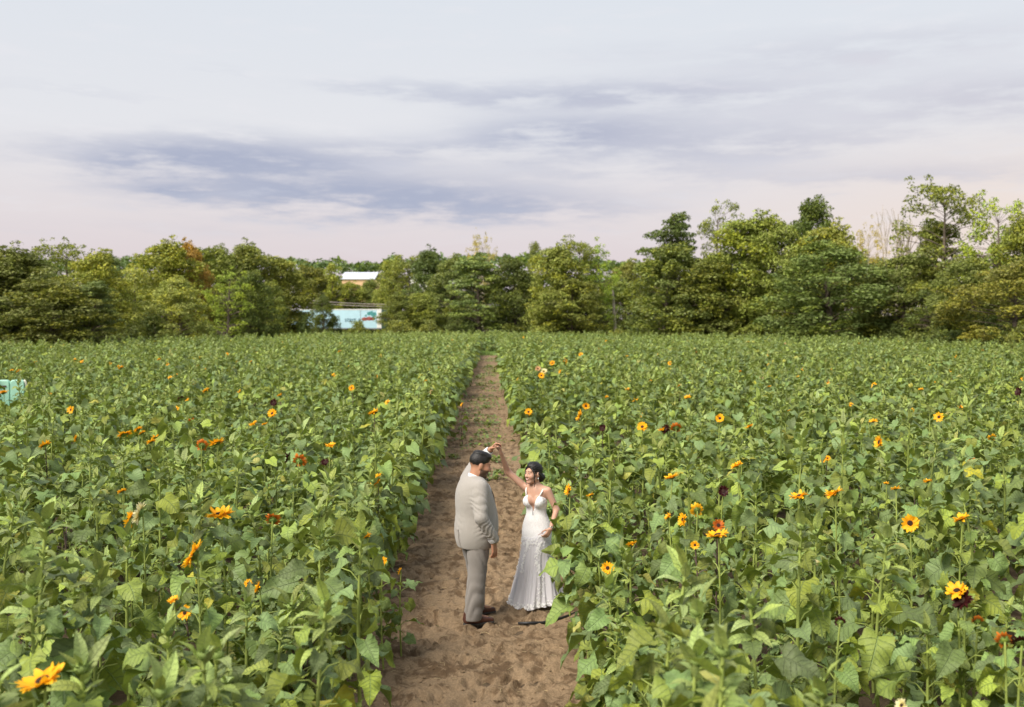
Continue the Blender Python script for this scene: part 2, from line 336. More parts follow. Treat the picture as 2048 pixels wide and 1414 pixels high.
def make_tree(style, seed, H=12.0, W=8.0):
    rs = np.random.RandomState(seed); wood = MB(); lv = MB()
    base = {'round': 0.06, 'layer': 0.10, 'airy': 0.22, 'column': 0.08, 'tan': 0.35, 'shrub': 0.0}.get(style, 0.3)
    lean = rs.normal(size=2) * 0.03 * H
    top = np.array([lean[0], lean[1], H * 0.86])
    def trunk_at(u): return np.array([lean[0] * u * u, lean[1] * u * u, H * 0.86 * u])
    tr = 0.022 * H * (1.25 if style == 'bare' else 1.0)
    if style != 'shrub': wood.tube([trunk_at(u) for u in np.linspace(0, 1, 9)], [tr * (1 - 0.85 * u) for u in np.linspace(0, 1, 9)], 8, cap=False)
    nC = {'round': 150, 'layer': 135, 'airy': 95, 'column': 70, 'tan': 84, 'shrub': 50}.get(style, 0)
    Cs = []; Rs = []
    lobes = [(rs.uniform(0, 6.28), rs.uniform(-0.35, 0.45), rs.uniform(0.18, 0.34)) for _ in range(7)]
    while len(Cs) < nC:
        u = rs.uniform(0, 1); th = rs.uniform(0, 6.28)
        if style == 'round': prof = math.sin(math.pi * (0.22 + 0.74 * u)) ** 0.6
        elif style == 'layer': prof = (0.98 - 0.52 * u) * (0.86 + 0.14 * math.sin(u * 19 + seed + 2 * th)) + 0.05
        elif style == 'airy': prof = 0.5 + 0.5 * math.sin(math.pi * (0.12 + 0.8 * u))
        elif style == 'column': prof = 0.55 * math.sin(math.pi * (0.12 + 0.82 * u)) ** 0.5
        elif style == 'tan': prof = math.sin(math.pi * (0.05 + 0.75 * u)) ** 0.8
        else: prof = math.sqrt(max(0, 1 - u * u)) * 1.05
        k = 1.0
        for (la, lz, lr) in lobes: k += lr * max(0, math.cos(th - la)) ** 3 * math.exp(-((u - 0.5 - lz) / 0.28) ** 2) - 0.045
        rad = 0.5 * W * prof * k * (rs.rand() ** 0.42 if style != 'tan' else 0.5 + 0.5 * rs.rand())
        z = H * (base + (0.985 - base) * u) - 0.35
        if style == 'layer': z += -0.10 * rad + 0.15
        c = np.array([lean[0] * u + rad * math.cos(th), lean[1] * u + rad * math.sin(th), max(z, 0.3)])
        Cs.append(c); Rs.append(rs.uniform(0.55, 1.15) * {'round': 0.95, 'layer': 0.85, 'airy': 0.72, 'column': 0.8, 'tan': 0.6, 'shrub': 0.7}[style])
    # a few sprigs stand out of the outline
    for _ in range(int(nC * 0.3)):
        i = rs.randint(nC); c = Cs[i]; d = c - np.array([lean[0], lean[1], H * 0.5]); d /= np.linalg.norm(d); d[2] = abs(d[2]) * 0.8 + 0.2
        Cs.append(c + d * rs.uniform(0.5, 1.1)); Rs.append(rs.uniform(0.22, 0.45))
    per, size, flat = {'round': (225, 0.125, 0.8), 'layer': (240, 0.12, 0.42), 'airy': (170, 0.115, 0.7), 'column': (225, 0.12, 0.95), 'tan': (150, 0.10, 0.8), 'shrub': (150, 0.13, 0.85)}.get(style, (0, 0, 0))
    if style != 'bare': leaf_cloud(lv, Cs, Rs, per, size, rs, flat, 0.55 if style == 'layer' else 0.35)
    for i, c in enumerate(Cs[:nC]):
        if style == 'shrub':
            if i % 3 == 0: limb(wood, (rs.normal() * 0.25, rs.normal() * 0.25, 0), c, 0.05, 0.012, rs, n=4, sides=4)
            continue
        if style in ('round', 'column') and i % 2: continue
        u = np.clip((c[2] - 0.22 * np.hypot(c[0], c[1]) * 1.6) / (H * 0.86), 0.12, 0.97)
        limb(wood, trunk_at(u), c, max(0.02, tr * (1 - u) * 0.55), 0.012, rs)
    if style == 'bare':
        def grow(p, d, L, r, k):
            q = p + d * L; limb(wood, p, q, r, r * 0.55, rs, 0.06, 4, 5)
            if k: 
                for _ in range(3 if k > 1 else 2):
                    e = d + rs.normal(size=3) * 0.28 + np.array([0, 0, 0.22]); e /= np.linalg.norm(e); grow(q if rs.rand() < .6 else p + d * L * .7, e, L * rs.uniform(0.55, 0.8), r * 0.55, k - 1)
        for i in range(4): d = np.array([rs.normal() * 0.10 + (i - 1.5) * 0.34, rs.normal() * 0.2, 1.0]); d /= np.linalg.norm(d); grow(trunk_at(0.30), d, H * 0.27, tr * 0.5, 3)
    return (wood.mesh('tree_wood'), lv.mesh('tree_crown', False) if lv.n else None)
TREES = {}
for st, seeds in (('round', (1, 2, 3, 4)), ('layer', (11, 12, 13)), ('airy', (21, 22, 23)), ('column', (31, 32)), ('tan', (41, 42)), ('shrub', (51, 52, 53)), ('bare', (61,))):
    for k, sd in enumerate(seeds): TREES[st, k] = make_tree(st, sd, 12.0 if st != 'shrub' else 4.0, 8.0 if st != 'shrub' else 5.0)
for (st, k), (wd, cr) in TREES.items():
    wd.materials.append(M_PALEBARK if st in ('bare', 'tan') else M_BARK)
    if cr: cr.materials.append(M_TREELEAF)
TINT = {'green': (1.05, 1.0, 0.78), 'dark': (0.58, 0.62, 0.47), 'olive': (1.2, 1.12, 0.72), 'yellow': (1.42, 1.30, 0.72), 'lime': (1.45, 1.6, 0.7), 'pale': (2.1, 1.9, 1.5), 'grey': (0.95, 1.05, 1.15),  # dark: dark green foliage, deepened by shade put into the colour
        'blue': (0.82, 0.94, 0.76), 'rust': (2.1, 1.05, 0.75), 'tan': (2.3, 1.65, 1.25), 'brown': (1.18, 1.02, 0.75)}
COLW = {'green': 'mid green', 'dark': 'dark green', 'olive': 'olive green', 'yellow': 'yellowing', 'lime': 'bright lime green', 'pale': 'pale topped', 'grey': 'grey green', 'blue': 'bluish green', 'rust': 'rust brown', 'tan': 'tan sparse', 'brown': 'brownish green'}
FORM = {'round': 'round crowned', 'layer': 'tiered spreading', 'airy': 'loose airy', 'column': 'narrow upright', 'tan': 'thin twiggy', 'shrub': 'low bushy', 'bare': 'leafless'}
cnt = {}
def plant_tree(px, top, wpx, d, style, tint, where, kind='tree', name=None):
    k = cnt.get(style, 0); cnt[style] = k + 1; nv = len([1 for s in TREES if s[0] == style]); wd, cr = TREES[style, k % nv]
    p = at_d(px, HORIZON, d); H = CAM_H + (HORIZON - top) / FPX * d; W = wpx / FPX * d * {'round': 1.45, 'layer': 1.35, 'airy': 1.4, 'column': 1.5}.get(style, 1.0)
    H0, W0 = (4.0, 5.0) if style == 'shrub' else (12.0, 8.0)
    root = empty(name or ('shrub' if style == 'shrub' else 'bare_tree' if style == 'bare' else 'tree'), (p.x, p.y, -0.12), rnd.uniform(0, 6.28), label=f'{COLW[tint]} {FORM[style]} {"shrub" if style == "shrub" else "tree"} {where}', cat='shrub' if style == 'shrub' else 'tree',
                 group='shrubs at the foot of the tree line' if style == 'shrub' else 'trees beyond the sunflower field')
    root.scale = (W / W0, W / W0, (H + 0.12) / H0)
    obj('stems' if style == 'shrub' else 'trunk', wd, None, root)
    if cr:
        o = obj('crown', cr, None, root); v = rnd.uniform(1.1, 1.42); o.color = tuple(x * v * rnd.uniform(0.96, 1.04) for x in TINT[tint]) + (1,)
    return root
for a in [
    (-60, 490, 190, 78, 'round', 'dark', 'cut by the left picture edge'), (35, 500, 170, 80, 'round', 'green', 'first full crown from the left edge'), (135, 478, 110, 92, 'airy', 'olive', 'with twigs above its neighbours at far left'),
    (190, 503, 130, 88, 'round', 'yellow', 'left of the dip in the far left skyline'), (105, 556, 170, 77, 'round', 'green', 'in front of the far left trees'), (182, 562, 110, 78, 'layer', 'grey', 'hanging low at the field edge far left'),
    (226, 512, 90, 150, 'round', 'grey', 'set back in the dip of the left skyline'), (270, 535, 105, 98, 'column', 'pale', 'just right of the dip in the left skyline'), (330, 486, 130, 116, 'round', 'yellow', 'left of the rust brown tree'),
    (385, 484, 66, 119, 'round', 'rust', 'the only brown crown in the left tree line'), (432, 492, 110, 127, 'round', 'olive', 'right of the rust brown tree'), (362, 556, 95, 97, 'round', 'pale', 'in front of the rust brown tree'),
    (497, 488, 105, 131, 'round', 'olive', 'tallest between rust brown tree and trailer'), (456, 540, 80, 107, 'airy', 'lime', 'glowing between two dark trees on the left'), (498, 545, 84, 110, 'round', 'dark', 'left of the blue trailer'),
    (562, 516, 120, 136, 'round', 'yellow', 'behind the left end of the trailer'), (532, 566, 60, 118, 'round', 'olive', 'low and close to the left trailer end'), (622, 534, 90, 168, 'round', 'green', 'behind the wires over the trailer'),
    (664, 526, 60, 166, 'column', 'yellow', 'left of the pale roof'), (648, 588, 40, 132, 'round', 'dark', 'standing in front of the trailer'), (606, 630, 44, 134, 'shrub', 'grey', 'in front of the trailer side'), (668, 632, 36, 134, 'shrub', 'dark', 'beside the tree in front of the trailer'),
    (718, 641, 56, 134, 'shrub', 'green', 'below the lettering on the trailer'), (704, 564, 70, 172, 'round', 'olive', 'below the pale roof, left one'), (742, 562, 60, 172, 'round', 'green', 'below the pale roof, right one'), (662, 552, 50, 172, 'round', 'olive', 'left below the pale roof'), (690, 580, 60, 170, 'round', 'green', 'behind the trailer roof'), (786, 518, 74, 158, 'round', 'yellow', 'right of the pale roof'), (820, 503, 84, 154, 'airy', 'olive', 'left of the pair of dark crowns'),
    (800, 588, 56, 136, 'round', 'green', 'hiding the right end of the trailer'), (860, 500, 80, 148, 'round', 'dark', 'in the middle left skyline'), (900, 512, 80, 146, 'round', 'green', 'left of the tan twiggy tree'),
    (845, 585, 90, 138, 'round', 'olive', 'low in the middle of the tree line'), (966, 464, 70, 164, 'tan', 'tan', 'rising above the middle of the tree line'), (958, 512, 130, 136, 'layer', 'grey', 'at the far end of the path'),
    (1030, 520, 90, 136, 'round', 'dark', 'right of the far path end'), (1070, 482, 44, 138, 'column', 'green', 'in the middle skyline'), (1108, 492, 110, 128, 'round', 'olive', 'left of the two peaked crowns'), (1158, 474, 84, 130, 'airy', 'yellow', 'with a peaked top right of the path'),
    (1200, 488, 70, 131, 'airy', 'lime', 'beside the pale broken trunk'), (1250, 522, 80, 168, 'round', 'brown', 'far back in the gap right of the path'), (1145, 560, 110, 126, 'round', 'green', 'low in front of the peaked crowns'),
    (1346, 412, 120, 118, 'layer', 'dark', 'tall with a flat top right of the gap'), (1330, 492, 140, 112, 'round', 'green', 'in front of the flat topped tree'), (1432, 400, 100, 119, 'airy', 'green', 'with sky showing through right of the flat top'),
    (1484, 436, 150, 112, 'round', 'yellow', 'broad in the right tree line'), (1556, 432, 116, 110, 'round', 'olive', 'left of the dense dark crown'), (1424, 520, 150, 112, 'round', 'green', 'low in the shade on the right'), (1622, 402, 110, 118, 'round', 'dark', 'dense crown on the right skyline'),
    (1648, 452, 130, 108, 'round', 'yellow', 'below the dense dark crown'), (1662, 482, 190, 98, 'round', 'blue', 'sweeping low at the right field edge'), (1735, 440, 80, 120, 'tan', 'tan', 'beside the leafless tree'), (1792, 384, 120, 104, 'bare', 'tan', 'against the sky on the right'),
    (1806, 508, 150, 95, 'round', 'green', 'below the leafless tree'), (1886, 356, 150, 96, 'airy', 'green', 'tallest on the right skyline'), (1880, 440, 130, 98, 'layer', 'green', 'below the tallest right tree'), (1950, 520, 130, 84, 'round', 'green', 'in front of the tallest right tree'), (2000, 394, 120, 90, 'airy', 'lime', 'near the right edge'),
    (2062, 430, 120, 84, 'round', 'olive', 'cut by the right picture edge'), (2030, 520, 170, 76, 'round', 'brown', 'dark mass low at the right edge'), (1870, 560, 120, 88, 'airy', 'dark', 'with bare stems near the right field edge')]:
    plant_tree(*a)
# shrubs along the foot of the tree line
shr = [(px + rnd.uniform(-12, 12), rnd.choice(['dark', 'dark', 'green', 'dark', 'dark', 'brown'])) for px in list(range(-40, 560, 48)) + list(range(815, 2120, 46))]  # mostly the dark tint: shade at the tree foot is put into their colour
AREA = lambda px: 'at far left' if px < 200 else 'left of the trailer' if px < 580 else 'left of the path end' if px < 980 else 'right of the path end' if px < 1290 else 'on the right' if px < 1700 else 'at far right'
NTH = ['leftmost', 'second from left', 'third from left', 'fourth from left', 'fifth from left', 'sixth from left', 'seventh from left', 'eighth from left', 'ninth from left', 'tenth from left']
# a second row further back closes the view between the crowns
rear = [(px, rnd.choice(['green', 'olive', 'grey', 'brown'])) for px in list(range(20, 560, 90)) + list(range(880, 2080, 88))]
for px, tn in rear:
    same = sorted(p for p, t2 in rear if t2 == tn and AREA(p) == AREA(px))
    plant_tree(px, rnd.uniform(545, 575), rnd.uniform(70, 95), max(field_edge(px) + 38, 150) + rnd.uniform(0, 10), 'round', tn, f'in rear row {AREA(px)}' + (f', {NTH[same.index(px)]}' if len(same) > 1 else ''))
by_look = {}
for px, tn in shr: by_look.setdefault((tn, AREA(px)), []).append(px)
NTH = ['leftmost', 'second from left', 'third from left', 'fourth from left', 'fifth from left', 'sixth from left', 'seventh from left', 'eighth from left', 'ninth from left', 'tenth from left']
for px, tn in shr:
    d = field_edge(px) + rnd.uniform(4, 7); same = sorted(by_look[tn, AREA(px)])
    plant_tree(px, HORIZON - (rnd.uniform(0.2, 2.2) - 1.6) * FPX / d * 0.9, rnd.uniform(3.4, 5.5) * FPX / d, d, 'shrub', tn, f'{AREA(px)}' + (f', {NTH[same.index(px)]} so coloured' if len(same) > 1 else ''))
# distant wood: one mass far behind
mb = MB(); rs = np.random.RandomState(77); Cs = []; Rs = []
for px in np.arange(-200, 2300, 7.0):
    d = 420 + 40 * rs.rand(); h = CAM_H + (HORIZON - (524 + 7 * math.sin(px * 0.011) + rs.normal() * 3.5)) / FPX * d
    for z in (h, h * 0.72 + rs.normal() * 2, h * 0.45): p = at_d(px + rs.normal() * 4, HORIZON, d); Cs.append(np.array([p.x, p.y, z - 1.2])); Rs.append(rs.uniform(2.2, 4.0))
leaf_cloud(mb, Cs, Rs, 7.0, 0.9, rs, 0.9, 0.4)
o = obj('distant_wood', mb.mesh('distant_wood', False), M_TREELEAF); o.color = (0.85, 1.05, 1.05, 1); set_props(o, kind='stuff', label='distant dark wood along the horizon behind the tree line')

# ------------------------------------------------------------------ broken trunk
p = at_d(1232, HORIZON, 131); mb = MB(); zt = CAM_H + (HORIZON - 578) / FPX * 131
mb.tube([(0, 0, -0.1), (-0.1, 0, 2), (-0.25, 0.05, zt * 0.6), (-0.42, 0, zt * 0.93), (-0.5, 0, zt)], [0.24, 0.21, 0.18, 0.15, 0.04], 8); mb.tube([(-0.2, 0, zt * .5), (0.2, -.1, zt * .62), (.3, -.1, zt * .68)], [0.1, 0.07, 0.03], 5)
o = obj('broken_trunk', mb.mesh('broken_trunk'), M_PALEBARK, loc=(p.x, p.y, 0)); set_props(o, 'pale bare broken trunk standing in front of the middle trees', 'trunk')

# ------------------------------------------------------------------ trailer
M_TRAIL = plain('trailer_blue', srgb(176, 208, 222), 0.45, 0.05, 0.8); M_TWHITE = plain('trailer_white', (0.72, 0.70, 0.68), 0.5, 0.08, 2)
M_DARKTXT = plain('dark_teal_print', srgb(48, 88, 104), 0.6, 0.1); M_REDTXT = plain('red_brown_print', srgb(150, 78, 72), 0.6, 0.15, 3); M_TEALP = plain('teal_print', srgb(74, 140, 140), 0.6, 0.2, 3)
M_RUBBER = plain('rubber', (0.02, 0.02, 0.02), 0.85, 0.2); M_STEEL = plain('dull_steel', (0.25, 0.25, 0.26), 0.5, 0.2, 4, metal=0.6)
DT = 150.0; pa = at_d(583, HORIZON, DT + 1.5); pb = at_d(763, HORIZON, DT - 1.5); ax = Vector((pb.x - pa.x, pb.y - pa.y, 0)); LT = ax.length
z0 = CAM_H + (HORIZON - 656) / FPX * DT; z1 = CAM_H + (HORIZON - 620) / FPX * DT
tr = empty('trailer', (pa.x, pa.y, 0), math.atan2(ax.y, ax.x), label='long pale blue box trailer with printed lettering parked behind the trees', cat='trailer')
mb = MB(); mb.box((LT / 2, 1.25, (z0 + z1) / 2), (LT, 2.5, z1 - z0)); obj('box_body', mb.mesh('box_body', False), M_TRAIL, tr)
mb = MB(); mb.box((LT / 2, 1.25, z1 + 0.06), (LT + .06, 2.56, 0.14)); obj('roof_rail', mb.mesh('roof_rail', False), M_TWHITE, tr)
mb = MB(); mb.box((LT - 0.35, -0.015, (z0 + z1) / 2), (0.7, 0.05, z1 - z0 - .05)); obj('end_panel', mb.mesh('end_panel', False), M_TWHITE, tr)
mb = MB(); mb.box((LT / 2, 0.03, z0 - 0.08), (LT, 0.1, 0.16)); obj('bottom_rail', mb.mesh('bottom_rail', False), M_STEEL, tr)
for x in (LT * 0.77,): mb = MB(); mb.box((x, -0.012, (z0 + z1) / 2), (0.06, 0.03, z1 - z0 - .1)); obj('panel_seam', mb.mesh('panel_seam', False), M_STEEL, tr)
def wheel_mesh(r=0.5, wd=0.28):
    mb = MB(); n = 18
    for (rr0, rr1, y0, y1) in ((r, r, -wd / 2, wd / 2), (r, r * .6, -wd / 2, -wd / 2)):
        V = [(rr0 * math.cos(6.283 * k / n), y0, rr0 * math.sin(6.283 * k / n)) for k in range(n)] + [(rr1 * math.cos(6.283 * k / n), y1, rr1 * math.sin(6.283 * k / n)) for k in range(n)]
        mb.add(V, [(k, (k + 1) % n, n + (k + 1) % n, n + k) for k in range(n)])
    return mb.mesh('wheel', False)
wm = wheel_mesh(min(0.5, z0 / 2)); wm.materials.append(M_RUBBER)
rimb = MB(); n = 12; rimb.add([(0, -.06, 0)] + [(.3 * math.cos(6.283 * k / n), -0.1, .3 * math.sin(6.283 * k / n)) for k in range(n)], T=[(0, k + 1, (k + 1) % n + 1) for k in range(n)]); rim = rimb.mesh('rim', False); rim.materials.append(M_STEEL)
for x in (LT - 3.2, LT - 1.9, 1.6):
    w_ = obj('wheel', wm, None, tr, (x, 0.3, min(0.5, z0 / 2))); obj('rim', rim, None, w_)
def lettering(txt, size, name, mat, parent, loc, rot, shear=0.0):
    cu = bpy.data.curves.new(name, 'FONT'); cu.body = txt; cu.size = size; cu.extrude = 0.006; cu.shear = shear; cu.resolution_u = 3
    o = bpy.data.objects.new(name, cu); C.objects.link(o); dg = bpy.context.evaluated_depsgraph_get(); me = bpy.data.meshes.new_from_object(o.evaluated_get(dg)); bpy.data.objects.remove(o)
    me.name = name; me.materials.clear(); me.materials.append(mat); return obj(name, me, None, parent, loc, rot)
lettering('start a', 0.98, 'lettering', M_DARKTXT, tr, (LT * 0.595, -0.03, z0 + 0.95), (R(90), 0, 0))
# round print patch with a red-brown word shape, and teal foliage print
mb = MB()
for (cx, cz, rx, rz) in ((LT * .815, z0 + 1.35, 0.5, 0.26), (LT * .865, z0 + 1.42, 0.55, 0.28), (LT * .90, z0 + 1.38, 0.35, 0.24)):
    mb.add([(cx, -0.02, cz)] + [(cx + rx * math.cos(k * .3927) * (1 + .14 * math.sin(5 * k)), -0.02, cz + rz * math.sin(k * .3927) * (1 + .2 * math.cos(3 * k))) for k in range(16)], T=[(0, k + 1, (k + 1) % 16 + 1) for k in range(16)])
obj('printed_emblem', mb.mesh('printed_emblem', False), M_REDTXT, tr)
mb = MB()
for (cx, cz, r_) in ((LT * .86, z1 - 0.55, 0.26), (LT * .89, z1 - 0.5, 0.34), (LT * .925, z1 - 0.62, 0.3), (LT * .83, z1 - 0.85, 0.16), (LT * .91, z1 - 0.95, 0.2)):
    mb.add([(cx, -0.02, cz)] + [(cx + r_ * math.cos(k * .3927) * (1 + .2 * math.sin(3 * k)), -0.02, cz + r_ * math.sin(k * .3927) * (1 + .2 * math.cos(2 * k))) for k in range(16)], T=[(0, k + 1, (k + 1) % 16 + 1) for k in range(16)])
obj('printed_foliage', mb.mesh('printed_foliage', False), M_TEALP, tr)

# ------------------------------------------------------------------ far building, second roof, wires
M_ROOF = plain('pale_metal_roof', srgb(206, 209, 222), 0.4, 0.05, 0.5); M_TANWALL = plain('tan_wall', srgb(226, 186, 146), 0.8, 0.06, 0.4); M_DKWIN = plain('dark_glass', (0.05, 0.05, 0.06), 0.2, 0.1)
def barn(px0, px1, ytop, ymid, ybot, d, label, wallmat):
    a = at_d(px0, HORIZON, d); b = at_d(px1, HORIZON, d); zz = lambda y: CAM_H + (HORIZON - y) / FPX * d
    L = (b - a).length; r = empty('warehouse', (a.x, a.y, 0), math.atan2((b - a).y, (b - a).x), label=label, cat='building')
    mb = MB(); mb.box((L / 2, 7.5, zz(ymid) / 2), (L, 15, zz(ymid))); obj('wall', mb.mesh('wall', False), wallmat, r)
    e, t_ = zz(ymid), zz(ytop); mb = MB()
    mb.add([(-.4, -.4, e), (L + .4, -.4, e), (L + .4, 7.5, t_), (-.4, 7.5, t_), (-.4, 15.4, e), (L + .4, 15.4, e), (-.4, -.4, e + .25), (L + .4, -.4, e + .25), (L + .4, 7.5, t_ + .25), (-.4, 7.5, t_ + .25), (-.4, 15.4, e + .25), (L + .4, 15.4, e + .25)],
           [(6, 7, 8, 9), (9, 8, 11, 10), (0, 1, 7, 6), (5, 4, 10, 11), (3, 2, 1, 0), (4, 5, 2, 3), (0, 6, 9, 3), (3, 9, 10, 4), (7, 1, 2, 8), (8, 2, 5, 11)]); obj('roof', mb.mesh('roof', False), M_ROOF, r)
    for k in range(3): mb = MB(); mb.box((L * (0.2 + 0.3 * k), -0.03, e - 2.2), (1.4, 0.08, 1.1)); obj('window', mb.mesh('window', False), M_DKWIN, r)
barn(684, 748, 544, 559, 600, 300, 'pale roofed tan warehouse glimpsed above the trees left of the path', M_TANWALL)
barn(822, 870, 550, 557, 600, 330, 'second white roof glimpsed between trees right of the warehouse', M_TWHITE)
M_WIRE = plain('cable', (0.32, 0.27, 0.24), 0.7, 0.1)
DW = 146
for k, (ya, yb, lab) in enumerate(((594, 608, 'upper of the two overhead cables crossing above the trailer'), (599, 612, 'lower of the two overhead cables crossing above the trailer'))):
    a = at_d(540, ya, DW); b = at_d(920, yb, DW); mb = MB(); mb.tube([a.lerp(b, u) - Vector((0, 0, 0.5 * math.sin(math.pi * u))) for u in np.linspace(0, 1, 14)], 0.055, 5)
    set_props(obj('overhead_cable', mb.mesh('overhead_cable'), M_WIRE), lab, 'cable', 'overhead cables')
for px, lab in ((543, 'left'), (917, 'right')):
    p = at_d(px, HORIZON, DW); mb = MB(); mb.tube([(0, 0, -.1), (0, 0, 6.9)], [0.16, 0.12], 8); r = empty('utility_pole', (p.x, p.y, 0), label=f'wooden pole at the {lab} end of the overhead cables', cat='pole'); obj('shaft', mb.mesh('shaft'), M_BARK, r)
    mb = MB(); mb.box((0, 0, 6.55), (1.6, 0.12, 0.14)); obj('crossarm', mb.mesh('crossarm', False), M_BARK, r)

# ------------------------------------------------------------------ sunflowers: materials and leaf shapes
M_LEAF = leaf_mat('sunflower_leaf', (0.178, 0.252, 0.074), (0.26, 0.31, 0.052), (0.335, 0.375, 0.088), transl=0.16)
M_YOUNG = leaf_mat('young_leaf', (0.33, 0.40, 0.115), (0.37, 0.43, 0.10), (0.42, 0.47, 0.15), transl=0.22)
M_STEM = plain('stem', (0.27, 0.33, 0.075), 0.6, 0.2, 6, 0.2, 60)
M_DSTEM = plain('dark_stem', (0.10, 0.065, 0.05), 0.6, 0.25, 6)
M_SEPAL = leaf_mat('sepal', (0.20, 0.29, 0.06), (0.20, 0.28, 0.07), (0.26, 0.33, 0.08), veins=False, transl=0.2)
M_DISC = plain('flower_disc', (0.045, 0.020, 0.010), 0.9, 0.5, 60, 0.9, 120)
M_BUD = plain('bud_green', (0.22, 0.30, 0.075), 0.7, 0.25, 30, 0.4, 90)
def petal_mat(name, a, b):
    m, t = new_mat(name); uv = t.add('ShaderNodeUVMap', None, None); s_ = t.add('ShaderNodeSeparateXYZ', {0: uv.outputs[0]}, None)
    n = t.noise(t.add('ShaderNodeTexCoord', out='Object'), 30, 3); c = t.mix(t.m('ADD', t.m('MULTIPLY', s_.outputs[1], 0.8), t.m('MULTIPLY', n, 0.3)), a, b)
    p = t.add('ShaderNodeBsdfPrincipled', {'Base Color': c, 'Roughness': 0.5, 'Specular IOR Level': 0.25}); tr = t.add('ShaderNodeBsdfTranslucent', {'Color': c})
    return finish(m, t, t.add('ShaderNodeMixShader', {0: 0.3, 1: p, 2: tr}))
M_PETAL = {'Y': petal_mat('petal_gold', (0.94, 0.38, 0.008), (1.0, 0.57, 0.02)), 'M': petal_mat('petal_maroon', (0.03, 0.006, 0.006), (0.055, 0.008, 0.008)),
           'C': petal_mat('petal_cream', (0.70, 0.55, 0.12), (0.85, 0.80, 0.52)), 'O': petal_mat('petal_rust', (0.30, 0.045, 0.012), (0.72, 0.22, 0.02)), 'P': petal_mat('petal_peach', (0.62, 0.30, 0.12), (0.78, 0.52, 0.28))}
HW_T = [0, .08, .2, .34, .5, .65, .8, .92, 1.0]; HW_W = [.27, .38, .47, .475, .41, .30, .175, .075, .004]
def leaf_geo(nl, nc, droop, fold, wave, aspect, seed, narrow=False):
    rs = np.random.RandomState(seed); V = []; UV = []; y = z = 0.0; ph = rs.uniform(0, 6.28); side = rs.uniform(-0.12, 0.12)
    ts = np.linspace(0, 1, nl + 1); prev = 0.0
    for i, t_ in enumerate(ts):
        dt = t_ - prev; prev = t_; an = 0.12 - droop * (t_ ** 1.2); y += math.cos(an) * dt; z += math.sin(an) * dt
        hw = np.interp(t_, HW_T, HW_W) * aspect
        if narrow: hw = 0.17 * math.sin(math.pi * min(1, t_ ** 0.8 * 0.97 + 0.03)) ** 0.9 + 0.003
        for j in range(-nc, nc + 1):
            u = j / nc; au = abs(u); x = hw * u * (1 + (0.05 * (-1) ** i if au == 1 and 0 < i < nl and nl > 5 else 0)); x += side * t_ * t_
            yy = y - (0 if narrow else 0.19 * au ** 1.6 * (1 - t_) ** 4)
            zz = z + 0.022 * math.sin((t_ - 0.5 * au) * 44) * au * (1 - t_ * .6) + fold * hw * (au ** 1.15) * (1 - 0.3 * t_) + wave * hw * au * au * math.sin(t_ * 11 + ph + (1.4 if u > 0 else 0)) - 0.10 * au ** 2 * hw * droop
            V.append((x, yy, zz)); UV.append((0.5 + hw * u, t_))
    w_ = 2 * nc + 1; Q = [(i * w_ + j, i * w_ + j + 1, (i + 1) * w_ + j + 1, (i + 1) * w_ + j) for i in range(nl) for j in range(w_ - 1)]
    return np.array(V), Q, np.array(UV)
LEAFDEF = [(0.6, 0.30, 0.34, 0.74), (1.0, 0.42, 0.28, 0.80), (1.4, 0.18, 0.40, 0.88), (0.8, 0.60, 0.30, 0.70), (1.9, 0.35, 0.36, 0.78), (1.2, -0.15, 0.44, 0.92), (0.4, 0.50, 0.42, 0.64), (2.4, 0.40, 0.42, 0.76), (1.5, 0.8, 0.3, 0.8), (0.9, 0.1, 0.5, 0.7)]
LEAF_HI = [leaf_geo(18, 3, *d, seed=i) for i, d in enumerate(LEAFDEF)]
LEAF_MD = [leaf_geo(5, 2, *d, seed=i) for i, d in enumerate(LEAFDEF)]
LEAF_LO = [leaf_geo(3, 1, *d, seed=i) for i, d in enumerate(LEAFDEF)]
NARR_HI = [leaf_geo(6, 2, dr, 0.35, 0.15, 1, 90 + i, True) for i, dr in enumerate((0.35, 0.9, 1.6))]
NARR_LO = [leaf_geo(3, 1, dr, 0.35, 0.1, 1, 90 + i, True) for i, dr in enumerate((0.35, 0.9, 1.6))]
ME_LEAF = [np_mesh('leaf', V, [np.array(Q)], True, uv) for V, Q, uv in LEAF_HI]
ME_NARR = [np_mesh('young_leaf', V, [np.array(Q)], True, uv) for V, Q, uv in NARR_HI]
for m in ME_LEAF: m.materials.append(M_LEAF)
for m in ME_NARR: m.materials.append(M_YOUNG)
def frame(origin, dirv, upv, s, roll=0.0):
    y = Vector(dirv).normalized(); x = y.cross(Vector(upv)); x = x.normalized() if x.length > 1e-5 else y.orthogonal().normalized(); z = x.cross(y)
    m = Matrix((x * s, y * s, z * s)).transposed().to_4x4(); m.translation = origin
    return m @ Matrix.Rotation(roll, 4, 'Y')
